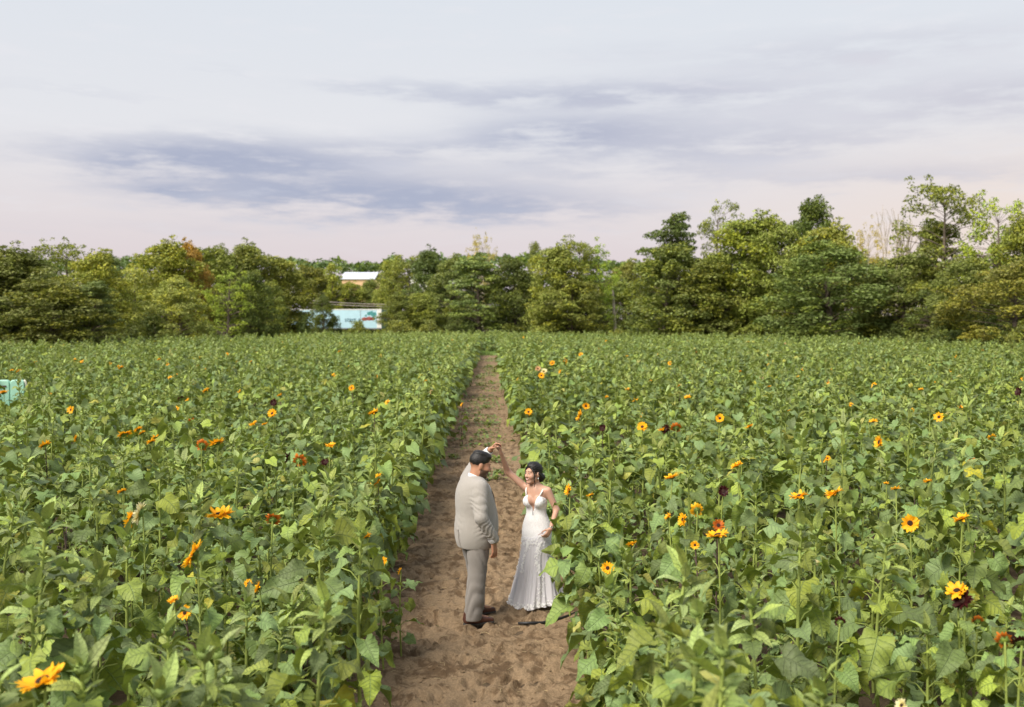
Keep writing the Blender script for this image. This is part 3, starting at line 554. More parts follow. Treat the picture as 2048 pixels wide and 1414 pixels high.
def bud_geo(mb, at, r, rs, a=0.0):
    n = 8
    for k in range(4):
        pass
    V = []
    for i, (zz, rr) in enumerate(((-0.9, 0.25), (-0.35, 0.9), (0.25, 1.0), (0.75, 0.65), (0.95, 0.1))):
        V += [(at[0] + r * rr * math.cos(6.283 * k / n), at[1] + r * rr * math.sin(6.283 * k / n), at[2] + r * zz * 0.8) for k in range(n)]
    mb.add(V, [(i * n + k, i * n + (k + 1) % n, (i + 1) * n + (k + 1) % n, (i + 1) * n + k) for i in range(4) for k in range(n)], a=a)
    for k in range(13):                                      # pointed bracts
        th = k * 2.4; el = rs.uniform(0.1, 1.2); d = np.array([math.cos(th) * math.cos(el), math.sin(th) * math.cos(el), math.sin(el)]); s_ = np.array([-math.sin(th), math.cos(th), 0]) * r * 0.3
        b = np.array(at) + d * r * 0.85; tip = np.array(at) + d * r * rs.uniform(1.6, 2.1) + np.array([0, 0, r * 0.3]); mb.add([b - s_, b + s_, tip], T=[(0, 1, 2)], a=a)
def make_plant(kind, seed):
    """returns stem/petiole tubes and lists of leaf placements (matrix, leaf shape, young?)"""
    rs = np.random.RandomState(seed); L = []; tubes = []; buds = []
    h = {'tall': 1.58, 'leafy': 1.28, 'branch': 1.12, 'edge': 0.98, 'flower': 1.40}[kind]
    bx, by = rs.normal(size=2) * 0.035
    def stem_at(u): return Vector((bx * math.sin(math.pi * u), by * math.sin(math.pi * u), h * u))
    r0 = {'tall': 0.017, 'leafy': 0.014, 'branch': 0.010, 'edge': 0.011, 'flower': 0.014}[kind]
    tubes.append(([stem_at(u) for u in np.linspace(0, 1, 8)], [r0 * (1 - 0.45 * u) for u in np.linspace(0, 1, 8)], 6))
    nL = {'tall': 19, 'leafy': 20, 'branch': 9, 'edge': 20, 'flower': 15}[kind]; lo, hi = {'tall': (0.20, 0.90), 'leafy': (0.16, 0.92), 'branch': (0.12, 0.75), 'edge': (0.10, 0.94), 'flower': (0.18, 0.86)}[kind]
    smax = {'tall': 0.285, 'leafy': 0.24, 'branch': 0.20, 'edge': 0.205, 'flower': 0.24}[kind]; th0 = rs.uniform(0, 6.28)
    def leaf(p0, th, size, pet_el, leaf_el, pl, young=False, shape=None):
        pd = Vector((math.cos(th) * math.cos(pet_el), math.sin(th) * math.cos(pet_el), math.sin(pet_el))); flat = Vector((math.cos(th), math.sin(th), 0))
        e = p0 + pd * pl * 0.75 + flat * pl * 0.25
        tubes.append(([p0, p0 + pd * pl * 0.5 + Vector((0, 0, pl * 0.06)), e], [0.0062, 0.005, 0.0035], 4))
        th2 = th + rs.normal() * 0.25; ld = Vector((math.cos(th2) * math.cos(leaf_el), math.sin(th2) * math.cos(leaf_el), math.sin(leaf_el)))
        L.append((frame(e, ld, (rs.normal() * 0.22, rs.normal() * 0.22, 1), size, rs.normal() * 0.38), rs.randint(len(LEAF_HI)) if shape is None else shape, young))
    for i in range(nL):
        u = lo + (hi - lo) * (i + rs.uniform(-0.3, 0.3)) / (nL - 1); u = min(max(u, 0.05), 0.95); th = th0 + i * 2.4 + rs.normal() * 0.25
        prof = 0.55 + 0.45 * math.sin(math.pi * min(1, 0.12 + 0.75 * u)) if u < 0.7 else 1.0 - 0.62 * (u - 0.7) / 0.3 * 1.0
        size = smax * prof * rs.uniform(0.62, 1.22); el = rs.uniform(0.35, 0.8) + 0.25 * u
        leaf(stem_at(u), th, size, el, rs.uniform(-1.05, -0.3) + 0.55 * u, size * rs.uniform(0.5, 0.9))
    if kind == 'branch':
        for b in range(5):
            u = rs.uniform(0.3, 0.8); th = th0 + b * 1.3; p0 = stem_at(u); d = Vector((math.cos(th) * 0.6, math.sin(th) * 0.6, 0.8)); Lb = rs.uniform(0.25, 0.42); e = p0 + d * Lb
            tubes.append(([p0, p0 + d * Lb * 0.5 + Vector((0, 0, 0.01)), e], [0.007, 0.006, 0.004], 4))
            for k in range(4): leaf(p0 + d * Lb * (0.35 + 0.2 * k), th + k * 2.4, rs.uniform(0.08, 0.15), rs.uniform(0.2, 0.8), rs.uniform(-0.5, 0.3), 0.05)
            buds.append((tuple(e), 0.018))
    if kind != 'flower':
        ny = {'tall': 15, 'leafy': 9, 'branch': 5, 'edge': 6}[kind]
        for k in range(ny):
            el = 1.2 - 1.25 * k / ny + rs.normal() * 0.15; th = k * 2.4 + th0; d = Vector((math.cos(th) * math.cos(el), math.sin(th) * math.cos(el), math.sin(el))); p = stem_at(1.0 - 0.011 * k)
            L.append((frame(p, d, (-d.y * 0.0 - math.cos(th), -math.sin(th), 0.6), smax * rs.uniform(0.36, 0.72) * (1.15 if kind == 'tall' else 1.0), rs.normal() * 0.35), rs.randint(3), True))
        buds.append(((0, 0, h), 0.026 if kind != 'tall' else 0.036))
    return dict(h=h, L=L, tubes=tubes, buds=buds, kind=kind)
KINDS = {'tall': (101, 102, 103, 104), 'leafy': (111, 112, 113, 114, 115), 'branch': (121, 122, 123), 'edge': (131, 132, 133), 'flower': (141, 142, 143, 144)}
_mb = MB(); bud_geo(_mb, (0, 0, 0), 1.0, np.random.RandomState(3)); ME_BUD = _mb.mesh('bud'); ME_BUD.materials.append(M_BUD)
PROTO = {}
for k, sds in KINDS.items():
    PROTO[k] = []
    for sd in sds:
        p = make_plant(k, sd); mb = MB()
        for pts, rr, sides in p['tubes']: mb.tube(pts, rr, sides, cap=False)
        p['stem'] = mb.mesh('stem'); p['stem'].materials.append(M_DSTEM if (k == 'branch' and sd == 122) or sd == 143 else M_STEM)
        if p['buds']:
            p['bud'] = True
        PROTO[k].append(p)

# flower heads, 1 unit across, facing +Z
def petal_geo(L, Wd, curl, n=4):
    V = []; UV = []
    for i in range(n + 1):
        u = i / n; wd = Wd * (math.sin(math.pi * (0.20 + 0.75 * u)) ** 0.75) * 0.5; z_ = L * (curl * u * u)
        for s_ in (-1, 0, 1): V.append((s_ * wd, L * u, z_ + (0.0 if s_ else -0.03 * L))); UV.append((0.5 + s_ * 0.5, u))
    return np.array(V), [(i * 3 + j, i * 3 + j + 1, i * 3 + j + 4, i * 3 + j + 3) for i in range(n) for j in range(2)], np.array(UV)
PETALS = [petal_geo(0.37, 0.19, c) for c in (0.10, 0.30, -0.15, 0.5)]
ME_PETAL = {}
for kk, mt in M_PETAL.items():
    ME_PETAL[kk] = [np_mesh('petal', V, [np.array(Q)], True, uv) for V, Q, uv in PETALS]
    for m in ME_PETAL[kk]: m.materials.append(mt)
def petal_mats(seed, n=30):
    rs = np.random.RandomState(seed); out = []
    for i in range(n):
        th = 6.283 * i / n + rs.normal() * 0.07; lay = i % 2; m = Matrix.Rotation(th, 4, 'Z') @ Matrix.Translation((0, 0.14 - 0.02 * lay, 0.035 - 0.02 * lay)) @ Matrix.Rotation(rs.normal() * 0.16 + 0.12 * lay, 4, 'X') @ Matrix.Rotation(rs.normal() * 0.2, 4, 'Y') @ Matrix.Scale(rs.uniform(0.85, 1.1), 4)
        out.append((m, rs.randint(4)))
    return out
def head_parts(seed):
    rs = np.random.RandomState(seed); g = MB(); n = 12; V = []
    for zz, rr in ((-0.13, 0.03), (-0.12, 0.10), (-0.05, 0.19), (0.02, 0.21)): V += [(rr * math.cos(6.283 * k / n), rr * math.sin(6.283 * k / n), zz) for k in range(n)]
    g.add(V, [(i * n + k, i * n + (k + 1) % n, (i + 1) * n + (k + 1) % n, (i + 1) * n + k) for i in range(3) for k in range(n)])
    for k in range(20):
        th = k * 2.4; r1 = rs.uniform(0.10, 0.18); d = np.array([math.cos(th), math.sin(th), 0]); s_ = np.array([-math.sin(th), math.cos(th), 0]) * 0.045; b = d * r1 + np.array([0, 0, -0.09 + (r1 - .1) * .6]); tip = d * rs.uniform(0.30, 0.40) + np.array([0, 0, rs.uniform(-0.12, 0.02)])
        g.add([b - s_, b + s_, (b + tip) / 2 + s_ * .8, (b + tip) / 2 - s_ * .8, tip], [(0, 1, 2, 3)], [(3, 2, 4)], a=rs.rand() * 0.1)
    d_ = MB(); n = 14; V = [(0, 0, 0.075)]
    for zz, rr in ((0.085, 0.07), (0.08, 0.12), (0.045, 0.155)): V += [(rr * math.cos(6.283 * k / n), rr * math.sin(6.283 * k / n), zz + rs.normal() * 0.004) for k in range(n)]
    d_.add(V, [(1 + i * n + (k + 1) % n, 1 + i * n + k, 1 + (i + 1) * n + k, 1 + (i + 1) * n + (k + 1) % n) for i in range(2) for k in range(n)], [(0, 1 + k, 1 + (k + 1) % n) for k in range(n)])
    return g, d_
g_, d_ = head_parts(5)
ME_RECEPT = g_.mesh('receptacle'); ME_RECEPT.materials.append(M_SEPAL); ME_DISC = d_.mesh('disc'); ME_DISC.materials.append(M_DISC)
def joined_petals(kind, seed):
    mb = MB()
    for m, v in petal_mats(seed): V, Q, uv = PETALS[v]; mb.add(np.array([tuple(m @ Vector(p)) for p in V]), Q, uv=uv)
    me = mb.mesh('ray_petals'); me.materials.append(M_PETAL[kind]); return me
ME_RAYS = {k: [joined_petals(k, 3 + i) for i in range(2)] for k in M_PETAL}

def place_plant(kind, x, y, h, rz, label, group, lod_leaves=1.0, proto=None, name='sunflower', spread=1.0, z=0.0):
    p = rnd.choice(PROTO[kind]) if proto is None else PROTO[kind][proto]
    root = empty(name, (x, y, z), rz, label=label, cat='sunflower', group=group); s = h / p['h']; sc_ = Matrix.Diagonal((spread, spread, s, 1))
    st = bpy.data.objects.new('stem', p['stem']); C.objects.link(st); st.parent = root; st.scale = (spread, spread, s)
    for at, r_ in p['buds']:
        b = bpy.data.objects.new('bud', ME_BUD); C.objects.link(b); b.parent = root; b.location = (at[0] * spread, at[1] * spread, at[2] * s); b.scale = (r_,) * 3; b.rotation_euler = (rnd.gauss(0, .2), rnd.gauss(0, .2), rnd.uniform(0, 6.28))
    for m, v, yg in p['L']:
        o = bpy.data.objects.new('leaf', (ME_NARR if yg else ME_LEAF)[v]); C.objects.link(o); o.parent = root
        mm = m.copy(); t_ = m.translation; mm.translation = (t_.x * spread, t_.y * spread, t_.z * s); k = rnd.uniform(0.88, 1.1) * spread
        if not yg: mm = mm @ Matrix.Rotation(rnd.gauss(0, 0.14), 4, 'X') @ Matrix.Rotation(rnd.gauss(0, 0.16), 4, 'Y')
        o.matrix_basis = mm @ Matrix.Scale(k, 4)
    return root
def add_head(root, rz, h, dia, normal, kind, big, seed):
    # the head is a part of its plant; normal given in world directions
    q = Vector(normal).normalized(); q = Matrix.Rotation(-rz, 3, 'Z') @ q; rot = q.to_track_quat('Z', 'Y').to_matrix().to_4x4()
    hd = bpy.data.objects.new('flower_head', ME_RECEPT); C.objects.link(hd); hd.parent = root
    hd.matrix_basis = Matrix.Translation((0, 0, h) if root else (0, 0, 0)) @ rot @ Matrix.Rotation(seed * 1.7, 4, 'Z') @ Matrix.Translation((0, 0, 0.12 * dia)) @ Matrix.Scale(dia, 4)
    dk = bpy.data.objects.new('disc', ME_DISC); C.objects.link(dk); dk.parent = hd
    if big:
        for m, v in petal_mats(seed):
            o = bpy.data.objects.new('petal', ME_PETAL[kind][v]); C.objects.link(o); o.parent = hd; o.matrix_basis = m
    else:
        o = bpy.data.objects.new('ray_petals', ME_RAYS[kind][seed % 2]); C.objects.link(o); o.parent = hd
    return hd

# ------------------------------------------------------------------ the plants one can make out singly
taken = []                                                       # (x, y) of plants placed by hand
b_base = at_z(1072, 1211, 0)                                    # where the woman stands
def blocked(x, y):
    if abs(x - PATH_X) < (1.14 if y < 12.5 else 1.02) and y < PATH_END + 3: return True
    if (x - b_base[0] - 0.1) ** 2 + (y - b_base[1] + 0.25) ** 2 < 0.98 ** 2: return True
    if 19.6 < y < 25.2 and PATH_X < x < 3.2: return True           # opening beside the path
    return False
FL = [  # photo x, y, petals, width in photo, how it faces (S up and sideways, F to the camera, B away, L left), height
    (90, 1372, 'Y', 80, 'S', 1.53), (395, 1113, 'Y', 54, 'L', 1.5), (441, 1036, 'Y', 50, 'S', 1.5), (268, 1040, 'Y', 34, 'L', 1.42), (286, 1028, 'C', 40, 'L', 1.5), (372, 1226, 'Y', 28, 'F', 1.02), (348, 1203, 'Y', 22, 'S', 1.1),
    (520, 1176, 'Y', 24, 'L', 1.05), (497, 1168, 'Y', 16, 'F', 1.05), (545, 1042, 'O', 30, 'B', 1.42), (456, 1272, 'Y', 20, 'L', 0.95), (735, 1076, 'Y', 20, 'S', 1.15), (766, 1123, 'Y', 20, 'F', 0.98), (802, 1143, 'Y', 13, 'L', 0.8),
    (250, 872, 'Y', 27, 'S', 1.45), (304, 886, 'Y', 18, 'S', 1.4), (278, 862, 'Y', 18, 'S', 1.4), (91, 893, 'Y', 22, 'S', 1.35), (435, 890, 'Y', 28, 'S', 1.45), (403, 892, 'O', 24, 'B', 1.38), (597, 924, 'O', 29, 'B', 1.42), (580, 917, 'M', 22, 'L', 1.42),
    (650, 926, 'M', 16, 'F', 1.35), (661, 894, 'Y', 20, 'S', 1.4), (757, 962, 'Y', 26, 'L', 1.25), (546, 828, 'Y', 19, 'F', 1.4), (548, 806, 'M', 15, 'F', 1.45), (508, 850, 'Y', 17, 'S', 1.38), (530, 850, 'Y', 12, 'S', 1.36), (749, 828, 'Y', 22, 'S', 1.4), (704, 777, 'Y', 13, 'F', 1.4),
    (155, 877, 'Y', 15, 'L', 1.38), (8, 788, 'Y', 20, 'S', 1.42), (413, 783, 'Y', 15, 'S', 1.4), (560, 792, 'Y', 11, 'S', 1.4), (150, 722, 'Y', 12, 'F', 1.4), (165, 725, 'Y', 10, 'F', 1.38), (318, 721, 'Y', 12, 'S', 1.4), (353, 752, 'Y', 11, 'S', 1.4), (38, 745, 'Y', 12, 'S', 1.4),
    (243, 737, 'Y', 11, 'S', 1.4), (245, 985, 'Y', 17, 'S', 1.2), (512, 812, 'M', 12, 'L', 1.36), (925, 810, 'Y', 9, 'L', 1.0), (680, 704, 'Y', 9, 'S', 1.4), (762, 714, 'Y', 9, 'F', 1.4), (800, 732, 'Y', 9, 'S', 1.4), (455, 710, 'Y', 9, 'F', 1.4), (285, 868, 'Y', 14, 'S', 1.3),
    (1057, 825, 'Y', 15, 'F', 1.15), (1140, 980, 'Y', 21, 'L', 1.35), (1181, 993, 'Y', 15, 'S', 1.3), (1345, 958, 'Y', 27, 'S', 1.45), (1395, 1022, 'Y', 27, 'B', 1.45), (1369, 1040, 'Y', 24, 'L', 1.4), (1338, 1035, 'Y', 16, 'L', 1.35), (1437, 1076, 'Y', 40, 'S', 1.42), (1436, 1052, 'O', 24, 'F', 1.45),
    (1390, 1090, 'Y', 17, 'F', 1.25), (1265, 1092, 'Y', 22, 'S', 1.2), (1216, 1137, 'Y', 25, 'F', 1.1), (1475, 934, 'Y', 22, 'S', 1.45), (1600, 997, 'Y', 34, 'S', 1.45), (1671, 991, 'Y', 33, 'S', 1.47), (1820, 1046, 'Y', 34, 'F', 1.45), (1925, 1041, 'Y', 30, 'S', 1.42), (1792, 980, 'Y', 18, 'S', 1.4),
    (1856, 965, 'Y', 16, 'S', 1.42), (1915, 1186, 'Y', 38, 'S', 1.42), (1930, 1202, 'M', 40, 'L', 1.38), (2010, 1283, 'O', 34, 'B', 1.3), (2044, 1290, 'M', 38, 'B', 1.3), (1956, 1245, 'O', 24, 'B', 1.2), (1762, 885, 'Y', 24, 'L', 1.4), (1446, 983, 'M', 22, 'F', 1.3), (1285, 855, 'Y', 20, 'F', 1.42),
    (1163, 832, 'Y', 22, 'L', 1.4), (1335, 860, 'M', 20, 'L', 1.4), (1352, 858, 'O', 22, 'B', 1.4), (1325, 862, 'Y', 16, 'S', 1.38), (1500, 856, 'Y', 17, 'S', 1.42), (1440, 837, 'Y', 17, 'F', 1.4), (1172, 812, 'Y', 14, 'F', 1.4), (1212, 797, 'Y', 12, 'S', 1.4), (1376, 796, 'Y', 13, 'S', 1.4),
    (1088, 744, 'C', 13, 'F', 1.4), (1076, 738, 'P', 11, 'F', 1.4), (1083, 752, 'Y', 13, 'F', 1.4), (1105, 727, 'Y', 13, 'F', 1.4), (1130, 721, 'Y', 11, 'F', 1.4), (1122, 745, 'Y', 10, 'L', 1.4), (2040, 784, 'M', 17, 'L', 1.5), (1206, 856, 'M', 14, 'F', 1.35), (1680, 1246, 'M', 22, 'B', 1.15), (1645, 1128, 'C', 26, 'B', 1.3), (1806, 1412, 'C', 22, 'L', 1.2),
    (1360, 773, 'Y', 10, 'S', 1.4), (1480, 745, 'Y', 9, 'S', 1.4), (1340, 727, 'Y', 9, 'F', 1.4), (1680, 770, 'M', 10, 'F', 1.4), (1655, 765, 'Y', 11, 'F', 1.4), (1750, 772, 'Y', 12, 'L', 1.4), (1538, 775, 'Y', 10, 'S', 1.4), (1598, 755, 'Y', 9, 'S', 1.4), (1920, 815, 'Y', 11, 'F', 1.4), (1842, 780, 'Y', 9, 'S', 1.4),
    (1256, 780, 'Y', 10, 'S', 1.4), (1162, 710, 'Y', 9, 'F', 1.4), (1576, 824, 'Y', 11, 'S', 1.35), (1945, 925, 'O', 17, 'S', 1.35), (1773, 968, 'Y', 10, 'S', 1.3), (1655, 917, 'Y', 11, 'F', 1.3), (1646, 921, 'Y', 10, 'F', 1.28), (1160, 1392, 'Y', 1, 'S', 0)]
FL = [f for f in FL if f[3] > 5]
CN = {'Y': 'golden', 'M': 'dark maroon', 'C': 'cream', 'O': 'rusty orange', 'P': 'peach'}
FACE = {'S': 'tilted skyward', 'F': 'facing the camera', 'B': 'seen from behind', 'L': 'turned left'}
def col_word(px): return 'at far left' if px < 220 else 'on the left' if px < 560 else 'left of the path' if px < 1000 else 'right of the path' if px < 1300 else 'on the right' if px < 1720 else 'at far right'
def row_word(py): return 'far back' if py < 790 else 'behind the couple' if py < 930 else 'level with the couple' if py < 1110 else 'in front'
def size_word(s): return 'large' if s >= 32 else 'mid-sized' if s >= 17 else 'small'
ORD = ['leftmost', 'second', 'third', 'fourth', 'fifth', 'sixth', 'seventh', 'eighth', 'ninth', 'tenth', 'eleventh', 'twelfth']
def singled_out(items):
    """items: [(key text, photo x)] -> labels; look-alikes of one zone are counted from the left"""
    by = {}; out = [None] * len(items)
    for i, (k, x) in enumerate(items): by.setdefault(k, []).append(i)
    for k, ids in by.items():
        ids.sort(key=lambda i: items[i][1])
        for n, i in enumerate(ids): out[i] = k if len(ids) == 1 else f'{k}, leftmost' if n == 0 else f'{k}, rightmost' if n == len(ids) - 1 else f'{k}, {ORD[min(n, 11)]} from left'
    return out
FLAB = singled_out([(f'{size_word(f[3])} {CN[f[2]]} sunflower {FACE[f[4]]}, {row_word(f[1])} {col_word(f[0])}', f[0]) for f in FL])
NORM = {'S': (-0.38, 0.07, 0.90), 'F': (-0.15, -0.9, 0.42), 'B': (0.1, 0.8, 0.35), 'L': (-0.9, -0.18, 0.35)}
far_heads = []
for i, (px, py, pk, wpx, fc, z) in enumerate(FL):
    p = at_z(px, py, z); d = proj(p)[2]; dia = max(0.07, min(0.24, wpx / FPX * d * (1.15 if fc in 'SL' else 1.05)))
    rz = rnd.uniform(0, 6.28); r = random.Random(i); nm = tuple(a + r.gauss(0, 0.14) for a in NORM[fc])
    root = place_plant('flower', p.x, p.y, z, rz, FLAB[i], 'flowering sunflowers in the field', spread=0.85 if z > 1.1 else 0.7)
    add_head(root, rz, z, dia, nm, pk, wpx >= 26, i); taken.append((p.x, p.y))
# tall stalks with a closed green top that stand out in the photograph
TALL = [(182, 866, 1.68, 'at far left behind the couple'), (752, 868, 1.68, 'left of the groom, behind him'), (396, 985, 1.66, 'on the left, level with the couple'), (1372, 1112, 1.68, 'at the right front, nearest of the right-hand stalks'), (1602, 1030, 1.7, 'at the right front with a thick stem'),
                                  (1222, 935, 1.66, 'right beside the bride'), (1562, 800, 1.74, 'far right of the bride, standing above the rest'), (1606, 866, 1.72, 'right of the bride in the mid field'), (1922, 903, 1.7, 'at far right, level with the couple'), (722, 1046, 1.6, 'left of the groom, in front of him'),
                                  (652, 1180, 1.55, 'at the left path edge near the camera'), (62, 1150, 1.62, 'at the left picture edge near the camera'), (200, 1120, 1.6, 'in the left front'), (1775, 1060, 1.6, 'in the right front'), (318, 1350, 1.5, 'at the bottom left, cut off low'), (1500, 1180, 1.45, 'between the two right-hand stalks'),
                                  (1100, 880, 1.3, 'behind the bride at the path opening'), (700, 830, 1.6, 'mid field left of the path'), (290, 800, 1.66, 'in the left mid field'), (1820, 830, 1.66, 'in the right mid field')]
for i, (px, py, z, where) in enumerate(TALL):
    p = at_z(px, py, z + 0.08); place_plant('tall', p.x, p.y, z, rnd.uniform(0, 6.28), f'tall sunflower stalk with closed green top {where}', 'tall budded sunflower stalks'); taken.append((p.x, p.y))

# the rest of the field: nearest plants singly, the others as one mass
cand = []
def scatter(d0, d1, s, jit=0.42):
    x = -0.62 * d1
    for iy in range(int((d1 - d0) / s) + 1):
        y = d0 + iy * s; wx = 0.56 * y + 3.0; nxx = int(2 * wx / s)
        for ix in range(nxx + 1):
            X = -wx + ix * s + rnd.uniform(-jit, jit) * s + (0.5 * s if iy % 2 else 0); Y = y + rnd.uniform(-jit, jit) * s
            if blocked(X, Y): continue
            px, py, d = proj((X, Y, 0.9))
            if d < 1.5 or px < -420 or px > 2470: continue
            if d > field_edge(px) + rnd.uniform(-1.5, 1.0): continue
            if any((X - a) ** 2 + (Y - b) ** 2 < 0.028 for a, b in taken): continue
            cand.append((d, X, Y, px))
scatter(2.2, 14.0, 0.60); scatter(14.0, 42.0, 0.57); scatter(42.0, 134.0, 0.74)
# both path edges carry a row of low leafy plants
edge = []
y = 3.0
while y < PATH_END:
    for s_ in (-1, 1):
        X = PATH_X + s_ * ((1.13 if y < 12.5 else 1.0) + abs(rnd.gauss(0, 0.05))); Y = y + rnd.uniform(-0.1, 0.1)
        if s_ > 0 and (19.4 < Y < 25.4 or (X - b_base[0] - 0.1) ** 2 + (Y - b_base[1] + 0.25) ** 2 < 0.92 ** 2): continue
        edge.append((proj((X, Y, 0.6))[2], X, Y, proj((X, Y, 0.6))[0]))
    y += 0.36 if y < 30 else 0.6
def kind_for(X, Y, at_edge):
    if at_edge: return rnd.choice(['edge', 'branch', 'leafy', 'tall', 'tall'])
    k = rnd.random(); return 'tall' if k < 0.36 else 'leafy' if k < 0.68 else 'branch' if k < 0.92 else 'edge'
HRANGE = {'tall': (1.42, 1.82), 'leafy': (0.85, 1.25), 'branch': (0.75, 1.1), 'edge': (0.7, 1.0), 'flower': (1.2, 1.5)}
def hvar(X, Y): return 0.82 + 0.34 * float(fbm(np.array([X * 0.35 + 40]), np.array([Y * 0.35]), 5, 3)[0])
SHOW = [(f[0], f[1], proj(at_z(f[0], f[1], f[5]))[2], f[3] * 0.5) for f in FL if f[3] >= 13] + [(px, py + 60, proj(at_z(px, py, z))[2], 10) for px, py, z, _ in TALL]
allp = sorted([(c, False) for c in cand] + [(c, True) for c in edge], key=lambda a: a[0][0])
N_SINGLE = 190; rest = []; single = []
KW = {'tall': 'tall budded broad-leaved sunflower plant', 'leafy': 'leafy sunflower plant without bloom', 'branch': 'bushy small-leaved sunflower plant', 'edge': 'low leafy sunflower plant'}
def zone(px): return 'at far left' if px < 170 else 'on the left' if px < 380 else 'left of the path' if px < 620 else 'at left path edge' if px < 1000 else 'at right path edge' if px < 1330 else 'right of the path' if px < 1560 else 'on the right' if px < 1800 else 'at far right'
for (d, X, Y, px), ed in allp:
    k = kind_for(X, Y, ed); h = rnd.uniform(*HRANGE[k]) * hvar(X, Y)
    for fx, fy, fd, hw_ in SHOW:                                  # nothing stands right in front of a bloom the photo shows
        if d < fd - 0.1 and abs(px - fx) < hw_ + 0.24 * FPX / d:
            h = min(h, CAM_H - (fy + 34 - HORIZON) / FPX * d)
    if h < 0.42: continue
    t_ = proj((X, Y, h))
    if len(single) < N_SINGLE and -60 < t_[0] < 2110 and t_[1] < 1440:
        dist = 'foremost' if d < 6.2 else 'near front' if d < 7.8 else 'before the couple' if d < 9.6 else 'beside the couple'
        single.append((k, X, Y, h, f'{KW[k]} {zone(t_[0])}, {dist}', t_[0]))
    else: rest.append((X, Y, h, k, d))
for (k, X, Y, h, _, _), lab in zip(single, singled_out([(a[4], a[5]) for a in single])):
    place_plant(k, X, Y, h, rnd.uniform(0, 6.28), lab, 'green sunflower plants without open flowers')

# ------------------------------------------------------------------ the rest of the sunflower field as one mass
field_col = bpy.data.collections.new('field_plants')              # shapes for the mass, not linked to the scene
names = []
def lod_mesh(p, leaves, narrow, tube_sides):
    lv = MB(); yg = MB(); st = MB(); rs = np.random.RandomState(9)
    for m, v, young in p['L']:
        V, Q, uv = (narrow if young else leaves)[v]; M = np.array(m); P = V @ M[:3, :3].T + M[:3, 3]; (yg if young else lv).add(P, Q, uv=uv, a=rs.rand() * 0.136)
    for i, (pts, rr, sides) in enumerate(p['tubes']):
        if tube_sides == 3 and i and i % 2: continue
        st.tube(pts if i == 0 else [pts[0], pts[-1]], [r_ * 1.15 for r_ in (rr if i == 0 else [rr[0], rr[-1]])], tube_sides, cap=False)
    for b, r_ in p['buds']: bud_geo(st, b, r_, rs)
    parts = [(lv, M_LEAF), (yg, M_YOUNG), (st, M_STEM)]; Vs = []; Qs = []; Ts = []; uvs = []; aa = []; mi = []; n = 0
    for k, (b, mt) in enumerate(parts):
        if not b.n: continue
        Vs += b.V; uvs += b.uv; aa += b.a
        for q in b.Q: Qs.append(q + n); 
        for t_ in b.T: Ts.append(t_ + n)
        n += b.n
    # material index by vertex range
    me = np_mesh('plant_mass', np.concatenate(Vs), [np.concatenate(Qs)] + ([np.concatenate(Ts)] if Ts else []), True, np.concatenate(uvs), {'tint': np.concatenate(aa)})
    for _, mt in parts: me.materials.append(mt)
    vi = np.zeros(len(me.polygons), np.int32); ls = np.zeros(len(me.polygons), np.int32); me.polygons.foreach_get('loop_start', ls); lvx = np.zeros(len(me.loops), np.int32); me.loops.foreach_get('vertex_index', lvx)
    first = lvx[ls]; a0 = lv.n; a1 = lv.n + yg.n; vi = np.where(first < a0, 0, np.where(first < a1, 1, 2)).astype(np.int32); me.polygons.foreach_set('material_index', vi)
    return me
def head_mesh(kind):
    b = []; n = 0; Vs = []; Qs = []; Ts = []; uvs = []; aa = []; rng = []
    r = MB()
    for m, v in petal_mats(8, 18): V, Q, uv = PETALS[v]; r.add(np.array([tuple(m @ Vector(p)) for p in V]), Q, uv=uv)
    for k, q in enumerate((g_, d_, r)):
        Vs += q.V; uvs += q.uv; aa += q.a; Qs += [x + n for x in q.Q]; Ts += [x + n for x in q.T]; n += q.n; rng.append(n)
    me = np_mesh('head_mass', np.concatenate(Vs), [np.concatenate(Qs), np.concatenate(Ts)], True, np.concatenate(uvs), {'tint': np.concatenate(aa)})
    for mt in (M_SEPAL, M_DISC, M_PETAL[kind]): me.materials.append(mt)
    ls = np.zeros(len(me.polygons), np.int32); me.polygons.foreach_get('loop_start', ls); lvx = np.zeros(len(me.loops), np.int32); me.loops.foreach_get('vertex_index', lvx)
    me.polygons.foreach_set('material_index', np.searchsorted(rng, lvx[ls], side='right').astype(np.int32)); return me
VAR = {}
def reg(key, me):
    o = bpy.data.objects.new(f'shape_{len(VAR):03d}', me); field_col.objects.link(o); VAR[key] = len(VAR)
for k in ('tall', 'leafy', 'branch', 'edge', 'flower'):
    for i, p in enumerate(PROTO[k]): reg((k, i, 0), lod_mesh(p, LEAF_MD, NARR_LO, 4)); reg((k, i, 1), lod_mesh(p, LEAF_LO, NARR_LO, 3))
for k in M_PETAL: reg(('head', k), head_mesh(k))
P = []; Vi = []; Ro = []; Sc = []
